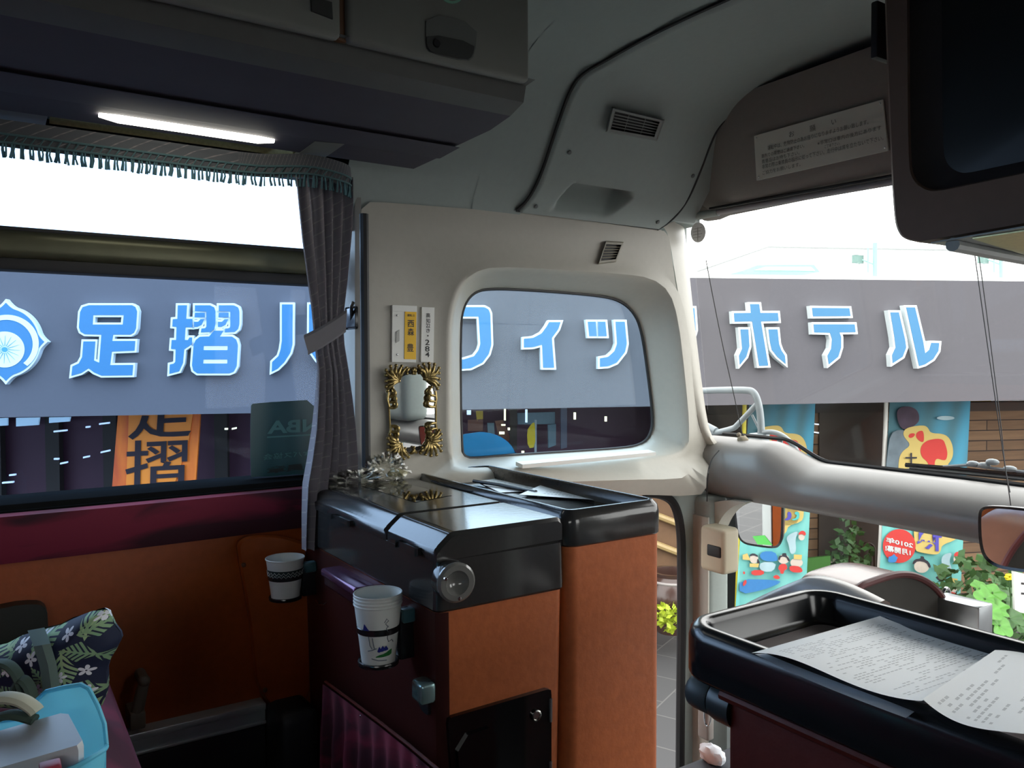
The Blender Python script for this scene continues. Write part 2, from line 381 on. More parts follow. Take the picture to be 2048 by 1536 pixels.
# ------------------------------------------------------------------ coving above the wall, corner cover, front ceiling
PROF = [(-1.715, .30), (-1.702, .385), (-1.66, .455), (-1.575, .56), (-1.49, .655), (-1.43, .695), (-1.32, .722), (-1.1, .735), (.78, .745)]
def PC(u, v, off=0.):
    d = ray(u, v); best = None
    for (x0, z0), (x1, z1) in zip(PROF, PROF[1:]):
        n = Vector((-(z1-z0), x1-x0)).normalized(); n = -n if n.y > 0 else n
        x0_, z0_, x1_, z1_ = x0+n.x*off, z0+n.y*off, x1+n.x*off, z1+n.y*off
        ex, ez = x1_-x0_, z1_-z0_; den = d.x*ez - d.z*ex
        if abs(den) < 1e-9: continue
        t = (x0_*ez - z0_*ex)/den; s_ = (x0_*d.z - z0_*d.x)/den
        if t > 0 and -.02 <= s_ <= 1.02 and (best is None or t < best): best = t
    return EYE + d*best
def smooth_prof(p, it=2): return chaikin(p, it, False)
SP = smooth_prof(PROF)
mb = MB()
mb.grid([[P(x-.002, y, z) for x, z in SP] for y in (.67, .8, 1.02)]); mb.grid([[P(x-.002, y, z) for x, z in SP if z > .41] for y in (1.66, 1.70, 1.76)])
mb.grid([[P(x-.002, y, z) for x, z in SP if z > .432] for y in (.45, .60, .67)])

struct('trim_4', mb, grey_mould, smooth=60)
# the corner cover: fine grid so that the finger recess is really pressed into it
def spoint(t):
    L = [0]
    for a, b in zip(SP, SP[1:]): L.append(L[-1]+math.dist(a, b))
    q = t*L[-1]
    for i in range(len(SP)-1):
        if q <= L[i+1] or i == len(SP)-2:
            k = (q-L[i])/(L[i+1]-L[i]); d = Vector((SP[i+1][0]-SP[i][0], SP[i+1][1]-SP[i][1])).normalized()
            return lerp(SP[i][0], SP[i+1][0], k), lerp(SP[i][1], SP[i+1][1], k), d
def recess(p):
    d = p-EYE; s_ = d.dot(CF); u = 1024+FPX*d.dot(CR)/s_; v = 768-FPX*d.dot(CU)/s_
    e = (v-(368+(u-1150)*.135))
    if e < 0 or e > 75: return 0
    l = lerp(1150, 1100, e/62); r = lerp(1262, 1210, max(0, (e-14)/48))
    return sstep(l-6, l+8, u)*(1-sstep(r-14, r+6, u))*sstep(0, 5, e)*(1-sstep(12, 66, e))
lft = chaikin([(1033, 421), (1058, 398), (1082, 350), (1105, 280), (1128, 212), (1142, 178), (1162, 148), (1220, 116), (1290, 76), (1380, 32), (1470, -8)], 2, False)
rgt = chaikin([(1315, 459), (1343, 442), (1374, 405), (1400, 345), (1420, 290), (1436, 255), (1458, 230), (1500, 211), (1620, 168), (1775, 112), (1900, 60)], 2, False)
def s_of(p):
    """arc position of a point on the coving profile"""
    best = None; L = 0; tot = sum(math.dist(a, b) for a, b in zip(SP, SP[1:]))
    for a, b in zip(SP, SP[1:]):
        d = math.dist(a, b); k = max(0, min(1, ((p.x-a[0])*(b[0]-a[0])+(p.z-CAMZ-a[1])*(b[1]-a[1]))/d/d)); q = math.dist((p.x, p.z-CAMZ), (lerp(a[0], b[0], k), lerp(a[1], b[1], k)))
        if best is None or q < best[0]: best = (q, (L+k*d)/tot)
        L += d
    return best[1]
def seam_y(pts):
    q = sorted((s_of(PC(u, v, .0)), PC(u, v, .0).y) for u, v in pts)
    def f(t):
        if t <= q[0][0]: return q[0][1]
        for (t0, y0), (t1, y1) in zip(q, q[1:]):
            if t0 <= t <= t1 and t1 > t0: return lerp(y0, y1, (t-t0)/(t1-t0))
        return q[-1][1]
    return f
fl_, fr_ = seam_y(lft), seam_y(rgt); tb0 = s_of(PC(1180, 441))
rows = []
for i in range(150):
    t = tb0+(i/149)**1.7*(.9-tb0); x, z, d = spoint(t); n = Vector((d.y, 0, -d.x)); row = []
    if n.x < 0 and n.z > 0: n = -n
    for j in range(100):
        y = lerp(fl_(t), fr_(t), j/99); ed = .007*min(1, j/2, (99-j)/2); p = P(x, y, z)+n*ed; row.append(p - n*.055*recess(p))
    rows.append(row)
cover = thing('corner_cover', 'large grey moulded corner cover with louvre and finger recess above the quarter window', 'cover', P(-1.6, 1.4, .39))
mb = MB().grid(rows); part('panel', mb, grey_mould, cover, 60)
mb = MB().grid([[P(*(lambda q: (q[0]-.002, y, q[1]))(spoint(tb0*.6+k/40*(.9-tb0*.6)))) for y in (1.0, fl_(tb0*.6+k/40*(.9-tb0*.6))+.001)] for k in range(41)]); mb.grid([[P(*(lambda q: (q[0]-.002, y, q[1]))(spoint(tb0*.6+k/40*(.9-tb0*.6)))) for y in (fr_(tb0*.6+k/40*(.9-tb0*.6))-.001, 1.67)] for k in range(3, 41)]); struct('trim_10', mb, grey_mould, smooth=60)
bot = [(1033, 422), (1180, 441), (1318, 459)]
mb = MB().tube([PC(u, v, .006) for u, v in lft], .0045, 6); mb.tube([PC(u, v, .006) for u, v in rgt], .0035, 6)
mb.tube([PC(u, v, .006) for u, v in bot], .002, 6); part('seal', mb, black_rub, cover)
for u, v in ((1139, 305), (1386, 352), (1072, 413), (1316, 444)):
    mb = MB().lathe([(0, .003), (.005, .002), (.006, 0)], PC(u, v, .010), (.75, 0, -.6), 10); part('screw', mb, mat('grey_screw', (.12, .13, .13), .4), cover)
def louvre(parent, c4, dep, nsl, pf, frame_m, nv=2):
    TL, TR, BR, BL = c4; lb = lambda a, b, o: pf(lerp(lerp(TL[0], TR[0], a), lerp(BL[0], BR[0], a), b), lerp(lerp(TL[1], TR[1], a), lerp(BL[1], BR[1], a), b), o)
    g = MB(); g.loft([[lb(a, b, dep*.2) for a, b in ((-.03, -.06), (1.03, -.06), (1.03, 1.06), (-.03, 1.06))], [lb(a, b, dep) for a, b in ((0, 0), (1, 0), (1, 1), (0, 1))], [lb(a, b, dep) for a, b in ((.05, .1), (.95, .1), (.95, .9), (.05, .9))], [lb(a, b, -.0) for a, b in ((.06, .12), (.94, .12), (.94, .88), (.06, .88))]])
    f = part('frame', g, frame_m, parent, 0)
    g = MB().flat([[lb(a, b, .001) for a, b in ((.05, .1), (.95, .1), (.95, .9), (.05, .9))]]); part('backing', g, black_rub, parent)
    for i in range(nsl):
        b = .1+.8*(i+1)/(nsl+1); g = MB().tube([lb(.05, b, dep*.6), lb(.95, b, dep*.6)], .0016, 6); part('slat', g, frame_m, parent)
    for i in range(nv):
        a = (i+1)/(nv+1); g = MB().tube([lb(a, .1, dep*.5), lb(a, .9, dep*.5)], .0012, 6); part('bar', g, frame_m, parent)
vent_m = mat('vent_grey', (.22, .23, .22), .45)
v1 = thing('air_vent', 'rectangular grey louvre vent set in the corner cover', 'vent', PC(1270, 250, .01))
louvre(v1, ((1226, 217), (1326, 241), (1312, 279), (1215, 262)), .018, 5, lambda u, v, o: PC(u, v, .010+o), vent_m)
v2 = thing('pillar_vent', 'small beige louvre vent on the wall above the quarter window', 'vent', X(1222, 505, -1.70))
louvre(v2, ((1212, 484), (1246, 486), (1232, 522), (1198, 526)), .012, 5, lambda u, v, o: X(u, v, -1.70+o), mat('vent_beige', lin((.55, .53, .47)), .45), 0)

# ------------------------------------------------------------------ header over the windscreen
HP = [(1.655, .70), (1.66, .665), (1.675, .60), (1.715, .48), (1.735, .446), (1.76, .432), (1.83, .446)]
def PH(u, v, off=0.):
    d = ray(u, v); best = None
    for (y0, z0), (y1, z1) in zip(HP, HP[1:]):
        n = Vector((z1-z0, -(y1-y0))).normalized(); y0, z0, y1, z1 = y0+n.x*off, z0+n.y*off, y1+n.x*off, z1+n.y*off
        ey, ez = y1-y0, z1-z0; den = d.y*ez - d.z*ey
        if abs(den) < 1e-9: continue
        t = (y0*ez - z0*ey)/den; s_ = (y0*d.z - z0*d.y)/den
        if t > 0 and -.02 <= s_ <= 1.02 and (best is None or t < best): best = t
    return EYE + d*best
HS = chaikin(HP, 2, False)
mb = MB().grid([[P(x, y+.09*max(0, -1.52-x)/.2, z) for y, z in HS] for x in (-1.74, -1.66, -1.58, -1.52, -1.4, -1, 0, .78)]); mb.rbox(P(-1.74, 1.80, .445), P(.78, 1.9, .8), .003); mb.rbox(P(-1.9, 1.86, .462), P(.9, 1.95, .86), .003)
struct('trim_5', mb, header_mat, smooth=60)
t = thing('sunshade', 'rolled grey sunshade tube under the windscreen header', 'sunshade', P(-1.0, 1.75, .41))
a = Y(1398, 431, 1.765); b = Y(1800, 361, 1.765); d = (b-a).normalized()
mb = MB().tube([a, a+d*.07, b+d*.9], .0085, 12); part('roller', mb, mat('pale_grey_tube', lin((.62, .61, .62)), .4), t)
mb = MB().tube([a-d*.012, a+d*.075], .0115, 12); part('end_cap', mb, grey_mould, t)
mb = MB().tube([Y(1420, 418, 1.745)+d*k for k in (0, .3, 1.4)], .005, 8); part('slot', mb, black_rub, t)

# notice board on the header
nb = thing('notice_board', 'white notice board of Japanese text screwed to the windscreen header', 'sign', PH(1640, 330, .004))
c4 = [(1508, 272), (1765, 199), (1776, 301), (1513, 361)]
mb = MB().prism([[PH(u, v, .006) for u, v in c4]], (0, .004, 0)); part('board', mb, mat('notice_white', lin((.74, .74, .70)), .5, var=.04), nb)
def bl(c4, a, b): return (lerp(lerp(c4[0][0], c4[1][0], a), lerp(c4[3][0], c4[2][0], a), b), lerp(lerp(c4[0][1], c4[1][1], a), lerp(c4[3][1], c4[2][1], a), b))
def nbtext(g, s_, a0, a1, b0, b1):
    f = lambda a, b: PH(*bl(c4, a, b), .007); lettering(g, s_, f(a0, b0), f(a1, b0), f(a0, b1))
g = MB(); nbtext(g, 'お', .27, .31, .12, .24); nbtext(g, '願', .43, .475, .12, .25); nbtext(g, 'い', .60, .635, .12, .22)
for s_, a0, a1, b0, b1 in (('運転中は、危険防止の為お座りになりますようお願い致します。', .10, .88, .30, .40), ('車内での喫煙はご遠慮下さい。', .05, .38, .45, .54), ('※非常口は車内の後方にあります', .48, .97, .48, .57), ('貴重品はお持ち下さい。', .05, .34, .57, .66), ('ご了承下さい。', .53, .65, .59, .66), ('非常の際は乗務員の指示に従って下さい。走行中は席を立たないで下さい。', .05, .98, .68, .78), ('ご協力をお願いします。', .05, .34, .82, .91)):
    nbtext(g, s_, a0, a1, b0, b1)
part('text', g, mat('faded_ink', (.06, .06, .055), .6), nb)
for a, b in ((.02, .06), (.98, .06), (.98, .93), (.02, .93)):
    part('screw', MB().ball(PH(*bl(c4, a, b), .007), .0025, 6), chrome, nb)

# ------------------------------------------------------------------ window_3: windscreen; window_4: low front pane
mb = MB().prism([[P(-1.80, 1.955, -.30), P(.8, 1.955, -.30), P(.8, 1.852, .50), P(-1.80, 1.852, .50)]], (0, .005, 0)); w3 = struct('window_3', mb, clear_glass)
def bump(x): return .052*(1-sstep(-1.515, -1.355, x))*1.0
xs = [-1.74, -1.71, -1.68, -1.64, -1.6, -1.57]+[-1.55+.0125*i for i in range(18)]+[-1.3, -1.2, -1.0, -.6, 0, .78]
BP = [(1.95, -.002, 1), (1.925, 0, 1), (1.895, -.004, 1), (1.86, -.018, .95), (1.835, -.036, .8), (1.815, -.060, .5), (1.81, -.085, .2), (1.818, -.108, 0), (1.838, -.124, 0), (1.87, -.130, 0), (1.95, -.130, 0)]
mb = MB().grid([[P(x, y-.035*k*bump(x)/.052, -.283+dz+k*bump(x)-.02*max(0, x+1.0)/1.8) for y, dz, k in BP] for x in xs]); beam = struct('trim_6', mb, dash_mat, smooth=70)
mb = MB().tube([P(x, 1.945, -.283+bump(x)+.003-.02*max(0, x+1)/1.8) for x in xs], .006, 6); struct('windscreen_seal', mb, black_rub, beam)
mb = MB(); sm = [(1438, 901), (1422, 919), (1415, 950), (1414, 1003)]
mb.tube([X(u, v, -1.605) if v > 940 else X(u, v, -1.63) for u, v in chaikin(sm, 2, False)], .0016, 6); struct('seam', mb, black_rub, beam)
w4 = struct('window_4', MB().rbox(P(-1.66, 1.93, -1.0), P(.8, 1.935, -.40), 0), clear_glass)
mb = MB().rbox(P(-1.9, 1.9, -1.6), P(.9, 2.0, -1.0), .01); struct('wall_front', mb, white_skin)
mb = MB().rbox(P(-1.62, 1.86, -1.02), P(.78, 1.93, -.97), .006); struct('trim_7', mb, grey_mould)
mb = MB(); mb.rbox(P(.40, 1.80, -.31), P(.9, 1.96, .5), .05, 4); mb.rbox(P(.70, 1.84, -1.0), P(.9, 1.95, .5), .01); struct('trim_8', mb, grey_mould)

# ------------------------------------------------------------------ door_1 and the post beside it
mb = MB().rbox(P(-1.76, 1.775, -1.5), P(-1.643, 1.87, -.405), .022, 4); post = struct('trim_9', mb, grey_mould)
mb = MB(); pts = chaikin([(1398, 1046), (1400, 1020), (1430, 1000), (1500, 1004), (1476, 1008), (1455, 1020), (1440, 1040), (1431, 1062)], 2)
mb.prism([[Y(u, v, 1.80) for u, v in pts]], (0, .05, 0)); mb.rbox(P(-1.703, 1.768, -1.5), P(-1.640, 1.776, -.46), .003); struct('cream_face', mb, beige, post)
mb = MB(); dl = chaikin([(1290, 986), (1322, 988), (1344, 1000), (1356, 1026), (1362, 1066), (1363, 1110), (1363, 1250), (1361, 1400), (1359, 1700)], 2, False)
mb.tube([X(u, v, -1.705) for u, v in dl], .0135, 8); d1 = struct('door_1', mb, black_rub)
mb = MB(); O2 = [(1295, 960), (1420, 960), (1420, 1010), (1402, 1040), (1400, 1700), (1362, 1700), (1368, 1400), (1374, 1250), (1374, 1110), (1370, 1062), (1362, 1022), (1348, 994), (1325, 984), (1295, 982)]
mb.prism([[X(u, v, -1.70) for u, v in O2]], (-.03, 0, 0)); struct('door_frame', mb, grey_mould, d1)
t = thing('door_latch_cover', 'cream moulded latch cover with dark slot on the front door post', 'cover', Y(1425, 1138, 1.70))
a = Y(1400, 1138, 1.715); b = Y(1449, 1060, 1.715)
mb = MB().rbox((a.x, 1.712, a.z), (b.x, 1.78, b.z), .013, 4); part('housing', mb, mat('cream_plastic', lin((.80, .76, .66)), .45, var=.04), t)
a = Y(1412, 1111, 1.709); b = Y(1441, 1094, 1.709); mb = MB().rbox((a.x, 1.7095, a.z), (b.x, 1.73, b.z), .006, 3); part('slot', mb, black_rub, t)
t = thing('seat_belt', 'grey seat belt buckle hanging below the console handle', 'seat belt', Y(1408, 1470, 1.55))
a = Y(1402, 1470, 1.6); b = Y(1424, 1400, 1.6); mb = MB().rbox((a.x, 1.585, a.z), (b.x, 1.61, b.z), .006, 3); part('buckle', mb, mat('grey_buckle', (.30, .27, .25), .4), t)
mb = MB().tube([Y(1411, 1400, 1.6), Y(1408, 1330, 1.62), Y(1408, 1240, 1.64)], .010, 6, flat=.25); part('strap', mb, mat('grey_webbing', (.35, .34, .33), .8), t)
mb = MB().tube([Y(1415+7*math.cos(k), 1432+20*math.sin(k), 1.582) for k in [2*PI*i/14 for i in range(14)]], .002, 6, closed=True); part('ring', mb, chrome, t)
mb = MB(); c = Y(1425, 1508, 1.36); mb.ball(c, .027, 10, (1.3, .8, .75), .25, 2.5); solo('white_cloth', mb, mat('white_cloth', lin((.88, .9, .93)), .9), 'crumpled white cloth low down beside the dark red console', 'cloth')
mb = MB().rbox(P(-1.283, 1.25, -1.5), P(-.95, 1.5, c.z-CAMZ-.018), .02); solo('engine_box', mb, mat('navy_box', (.03, .035, .05), .6), 'dark blue box below the white cloth near the front door', 'box')
# ------------------------------------------------------------------ overhead luggage locker
YE = .793
def LP(u, v): p = Y(u, v, YE); return (p.x, p.z-CAMZ)
pr = [(-1.13, .80), (-1.13, .485), LP(1052, 172), LP(1047, 205), LP(1021, 232), LP(981, 260), LP(920, 295), LP(880, 317), LP(838, 316)]
rack = thing('overhead_locker', 'long dark overhead luggage locker above the left side windows', 'locker', P(-1.4, -1, .43))
def band(i, j, name, m, inset=0, y1=YE):
    mb = MB(); q = pr[i:j+1]; 
    a = [P(x+inset*.6, YB, z+inset) for x, z in q]; b = [P(x+inset*.6, y1, z+inset) for x, z in q]; mb.grid([a, b])
    c = [P(-1.60, y1, z+inset) for x, z in (q[0], q[-1])]; mb.flat([b+[c[1], c[0]]])
    mb.grid([[a[0], b[0]], [P(-1.6, YB, pr[i][1]+inset), c[0]]]); mb.grid([[a[-1], b[-1]], [P(-1.6, YB, pr[j][1]+inset), c[1]]]); return part(name, mb, m, rack)
mb = MB().rbox(P(-1.74, YB, .484), P(-1.150, YE, .764), .003); part('body', mb, rack_grey, rack)
band(1, 4, 'lower_panel', rack_grey); band(4, 5, 'trim_band', rack_purple); band(5, 6, 'glossy_band', rack_gloss, .008); band(6, 8, 'lip', rack_purple)
def door(y0, y1):
    mb = MB().rbox(P(-1.150, y0, .478), P(-1.128, y1, .76), .008, 3); return part('door', mb, rack_door, rack)
ya = X(696, 90, -1.128).y; yb = X(1060, 150, -1.128).y; d2 = door(ya, yb); yc = X(683, 60, -1.128).y; d1_ = door(-.35, yc)
mb = MB().rbox(P(-1.152, yc-.004, .48), P(-1.140, ya+.004, .76), .002); part('gap_strip', mb, orange_edge, rack)
fx = lambda u, v, o=0: X(u, v, -1.128+o)
mb = MB(); q = chaikin([(853, 24), (955, 48), (950, 112), (935, 123), (862, 106), (852, 92)], 1); mb.prism([[fx(u, v, .003) for u, v in q]], (-.006, 0, 0)); lt = part('latch', mb, mat('latch_grey', (.16, .17, .16), .5), d2)
mb = MB(); q = chaikin([(854, 66), (950, 86), (946, 112), (933, 121), (864, 105), (854, 92)], 1); mb.prism([[fx(u, v, .0055) for u, v in q]], (-.004, 0, 0)); part('latch_lever', mb, mat('latch_dark', (.05, .052, .05), .4), d2)
mb = MB().lathe([(0, .002), (.006, .002), (.007, 0)], fx(873, 87, .0055), (1, 0, 0), 12); part('keyhole', mb, black_rub, d2)
mb = MB(); q = [(622, -8), (664, 4), (666, 38), (624, 22)]; mb.prism([[fx(u, v, .003) for u, v in q]], (-.003, 0, 0)); part('latch', mb, mat('latch_dark', (.05, .052, .05), .4), d1_)
mb = MB(); o_ = [(905+20*math.cos(2*PI*k/28), -7+14*math.sin(2*PI*k/28)) for k in range(28)]; i_ = [(905+13*math.cos(2*PI*k/28), -7+9*math.sin(2*PI*k/28)) for k in range(28)]
mb.prism([[fx(u, v, .0015) for u, v in o_], [fx(u, v, .0015) for u, v in i_]], (-.001, 0, 0)); solo('round_sticker', mb, mat('pale_green_print', lin((.55, .78, .68)), .5), 'pale green ring sticker on the locker door near the latch', 'sticker')
# underside beside the window: lamp tray, speaker grille, bracket
mb = MB().rbox(P(-1.735, YB, .436), P(-1.49, .095, .484), .003); mb.rbox(P(-1.735, .555, .436), P(-1.49, .60, .484), .003); mb.rbox(P(-1.735, .09, .460), P(-1.49, .56, .484), .002); part('underside', mb, mat('rack_under', (.10, .105, .10), .6), rack)
zb = .434
zf = lambda u, v, o=0: ZR(u, v, zb-o)
mb = MB(); q = [zf(u, v, .002) for u, v in ((0, 196), (72, 209), (72, 222), (0, 212))]; mb.prism([q], (0, 0, .003)); part('speaker_grille', mb, black_rub, rack)
mb = MB(); q = [zf(u, v, .002) for u, v in ((86, 212), (130, 220), (130, 236), (86, 226))]; mb.prism([q], (0, 0, .003)); part('reading_lamp', mb, vent_m, rack)
mb = MB(); q = [zf(u, v, .006) for u, v in ((630, 283), (690, 288), (640, 322), (585, 317))]; mb.prism([q], (0, 0, .008)); part('bracket', mb, mat('clip_beige', (.20, .20, .17), .5), rack)
lamp = thing('fluorescent_lamp', 'lit fluorescent strip lamp in a brassy tray above the side window', 'lamp', P(-1.60, .3, zb))
brass = mat('brass_tray', (.42, .38, .20), .32, metal=.9, var=.35, scale=160)
a = zf(150, 215); b = zf(600, 300); y0, y1 = a.y, X(610, 300, -1.6).y
mb = MB().grid([[P(x, y, r) for x, r in ((-1.505, zb-.002), (-1.512, zb-.002), (-1.516, zb+.014), (-1.535, zb+.022), (-1.57, zb+.022), (-1.61, zb+.015), (-1.645, zb+.001), (-1.650, zb-.004), (-1.654, zb-.002))] for y in (.098, .30, .552)]); part('tray', mb, brass, lamp)
mb = MB().tube([P(-1.536, lerp(.165, .465, k/10), zb-.006) for k in range(11)], lambda t: .0105*min(1, .5+5*min(t, 1-t)), 10); part('tube', mb, emis('lit_tube', (1, .97, .84), 9.), lamp)

# ------------------------------------------------------------------ pelmet with fringe, curtain
def stripes(name, base, line, freq, ang, w):
    m = mat(name, base, .85, var=0.); t = NT(m); p = m.node_tree.nodes['Principled BSDF']; tc = t.n('ShaderNodeTexCoord')
    sp = t.n('ShaderNodeSeparateXYZ'); t.l(tc.outputs['UV'], sp.inputs[0])
    k = t.m('FRACT', t.m('ADD', t.m('MULTIPLY', sp.outputs[0], freq), t.m('MULTIPLY', sp.outputs[1], ang)))
    nz = t.n('ShaderNodeTexNoise'); nz.inputs['Scale'].default_value = 14; t.l(tc.outputs['UV'], nz.inputs['Vector'])
    f = t.m('MULTIPLY', t.m('LESS_THAN', k, w), t.m('MULTIPLY_ADD', nz.outputs[0], 1.6, -.3)); f.node.use_clamp = True
    t.l(t.mix(f, base, line), p.inputs['Base Color']); p.inputs['Specular IOR Level'].default_value = .15; return m
cur_m = stripes('curtain_cloth', (.30, .285, .315), (.50, .47, .46), 4, 30, .10)
pel = thing('curtain_pelmet', 'striped grey curtain pelmet with teal fringe along the top of the side window', 'pelmet', P(-1.66, 0, .37))
path = [(-1.665, YB+.1)]+[(-1.665, YB+.1+i*.05) for i in range(1, 66)]+chaikin([(-1.663, .43), (-1.655, .48), (-1.625, .52), (-1.592, .555), (-1.585, .60), (-1.60, .645), (-1.66, .67), (-1.70, .675)], 2, False)
def pz(i): x, y = path[i]; return -.012*sstep(.50, .66, y)
mb = MB().grid([[P(x, y, .43+pz(i)) for i, (x, y) in enumerate(path)], [P(x+.004, y, .415+pz(i)) for i, (x, y) in enumerate(path)], [P(x+.002, y, .398+pz(i)) for i, (x, y) in enumerate(path)], [P(x, y, .382+pz(i)) for i, (x, y) in enumerate(path)]], uv=True); part('band', mb, stripes('pelmet_cloth', (.10, .105, .115), (.30, .26, .26), 150, 2.5, .12), pel)
teal = mat('teal_braid', (.075, .145, .155), .8, var=.2)
teal_f = mat('teal_fringe_thread', (.12, .23, .25), .85, var=.3, scale=300); 
_t = NT(teal_f); _p = teal_f.node_tree.nodes['Principled BSDF']; tl = _t.n('ShaderNodeBsdfTranslucent'); tl.inputs[0].default_value = (.28, .52, .58, 1); mx = _t.n('ShaderNodeMixShader'); mx.inputs[0].default_value = .35
_t.l(_p.outputs[0], mx.inputs[1]); _t.l(tl.outputs[0], mx.inputs[2]); _t.l(mx.outputs[0], teal_f.node_tree.nodes['Material Output'].inputs[0])
# dense path sampled every few millimetres for the braid and the fringe
dp = []
for (x0, y0), (x1, y1) in zip(path, path[1:]):
    n = max(1, int(math.dist((x0, y0), (x1, y1))/.0045))
    for k in range(n):
        q = lerp(y0, y1, k/n)
        if q > -.35 or True: dp.append((lerp(x0, x1, k/n), q))
dp = [q for q in dp if q[1] > -.3]
dz = lambda y: -.012*sstep(.50, .66, y)
mb = MB()
for r0 in (.4035, .389): mb.tube([P(x+.006, y, r0+dz(y)) for x, y in dp[::2]], .0022, 6)
for i in range(0, len(dp)-3, 3):
    (x, y), (x2, y2) = dp[i], dp[i+2]; mb.tube([P(x+.006, y, .389+dz(y)), P(x2+.006, y2, .4035+dz(y2))], .0014, 4)
part('braid', mb, teal, pel)
mb = MB()
for i, (x, y) in enumerate(dp):
    k = i % 3; 
    if k == 2: continue
    x1 = x+.004+random.uniform(-.002, .002); w = .0026 if k == 0 else .0019
    mb.tube([P(x+.004, y, .388+dz(y)), P(x1, y+random.uniform(-.002, .002), .376+dz(y)), P(x1+random.uniform(-.002, .002), y+random.uniform(-.0025, .0025), .3635+dz(y)+random.uniform(-.0015, .001))], lambda t, w=w: w*(.75+.5*t), 4)
o = part('fringe', mb, teal_f, pel); o['kind'] = 'stuff'
cur = thing('curtain', 'grey pinstriped curtain gathered by a tieback at the front end of the side window', 'curtain', X(655, 1050, -1.62))
LV = [(355, 588, 700), (420, 594, 700), (480, 600, 697), (560, 611, 691), (620, 620, 685), (660, 624, 684), (690, 626, 686), (740, 632, 694), (800, 629, 702), (860, 624, 708), (920, 615, 712), (970, 606, 712), (1030, 604, 706), (1100, 603, 700)]
rows = []
for i in range(90):
    v = lerp(355, 1100, i/89)
    for (v0, a0, b0), (v1, a1, b1) in zip(LV, LV[1:]):
        if v0 <= v <= v1: k = (v-v0)/(v1-v0); uL, uR = lerp(a0, a1, k), lerp(b0, b1, k); break
    amp = .006+.006*min(1, abs(v-665)/200); row = []
    for j in range(90):
        s_ = j/89; ph = s_*5.2*2*PI+.9*math.sin(v*.005+s_*4)+.5*math.sin(s_*11); p = X(lerp(uL, uR, s_), v, -1.615)
        row.append(p+Vector((amp*(math.sin(ph)+.35*math.sin(2*ph+1)), .004*math.cos(ph), 0)))
    rows.append(row)
mb = MB().grid(rows, uv=True); part('cloth', mb, cur_m, cur, 60)
tb = [(608, 684), (640, 668), (672, 648), (694, 632)]; mb = MB()
f = lambda u, v, o: X(u, v, -1.592+o)
mb.grid([[f(u, v-14, -.004) for u, v in tb], [f(u, v-8, .002) for u, v in tb], [f(u, v+14, .002) for u, v in [(616, 690), (644, 678), (672, 660), (692, 646)]], [f(u, v+20, -.004) for u, v in [(616, 690), (644, 676), (672, 658), (692, 644)]]])
part('tieback', mb, mat('tieback_cloth', (.16, .155, .17), .8), cur)
hk = thing('curtain_hook', 'black tieback hook on the pillar beside the curtain', 'hook', X(700, 640, -1.66))
mb = MB().rbox(X(690, 660, -1.66), X(716, 612, -1.60), .006, 3); part('base', mb, black_pl, hk)
mb = MB().tube([X(703, 640, -1.63), X(703, 612, -1.60), X(707, 604, -1.60)], .004, 8); part('prong', mb, black_pl, hk)
mb = MB().tube([P(-1.66, .70, .33), P(-1.66, .70, -.5)], .010, 8); solo('window_channel', mb, black_rub, 'black vertical channel between the curtain and the moulded corner', 'channel')

# ------------------------------------------------------------------ cabinet with the lidded box (next to the curtain)
CX, CY0, CY1, CT = -1.078, .570, .812, -.262
def taper(x0, x1, y0, y1, r0, r1, rad, inset=0.):
    return [[P(a, b, r) for a, b in rrect(x0-inset*k, x1+inset*k*0-dx, y0+dy, y1, rad, 5)] for r, dx, dy, k in ((r0, .022, .014, 0), (r1, 0, 0, 0))]
cab = thing('service_cabinet', 'tan leather cabinet with charcoal lidded box on top and black door, beside the curtain', 'cabinet', P(-1.35, .69, FLR))
mb = MB(); L = taper(-1.70, CX, CY0, CY1, FLR, -.385, .016); mb.loft(L, cap0=True, cap1=True); part('body', mb, leather, cab)
mb = MB(); lo = [[P(a, b, r) for a, b in rrect(-1.66-i, CX+.004+i, CY0-.004-i, CY1-.002, .012, 5)] for r, i in ((-.384, 0), (-.380, .003), (-.305, .0), (-.302, -.004))]; mb.loft(lo, cap0=True, cap1=True); box = part('lid_box', mb, lid_mat, cab)
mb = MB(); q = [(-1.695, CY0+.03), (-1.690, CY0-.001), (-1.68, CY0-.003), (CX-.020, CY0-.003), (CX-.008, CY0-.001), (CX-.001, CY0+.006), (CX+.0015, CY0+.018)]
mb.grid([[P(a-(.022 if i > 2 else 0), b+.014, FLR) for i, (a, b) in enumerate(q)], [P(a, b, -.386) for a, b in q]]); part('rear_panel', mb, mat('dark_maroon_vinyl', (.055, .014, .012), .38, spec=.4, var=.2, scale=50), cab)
seam = X(784, 1031, -1.25).x
mb = MB(); sx = ZR(782, 1030, CT).x
def lid(x0, x1):
    mb = MB(); prof = [(CY0-.006, -.305), (CY0-.006, -.290), (CY0-.004, -.2855), (CY0-.001, -.2832), (CY0+.001, -.2805), (CY0+.018, -.2665), (CY0+.0215, -.2641), (CY0+.026, -.2625), (CY0+.032, CT), (CY1-.012, CT), (CY1-.004, CT-.006), (CY1-.004, -.300)]
    rows = [[P(x0+e0, y, r-e0*.6 if r > -.29 else r) for y, r in prof] for e0 in (0,)]
    rows = [[P(x, lerp(y, .69, .02 if k else 0), r-(.006 if k and r > -.295 else 0)) for y, r in prof] for x, k in ((x0, 1), (x0+.006, 0), (x1-.006, 0), (x1, 1))]
    mb.grid(rows); mb.flat([rows[0]]); mb.flat([rows[-1]]); return part('lid', mb, lid_mat, cab)
lA = lid(-1.655, sx-.003); lB = lid(sx+.003, CX+.004)
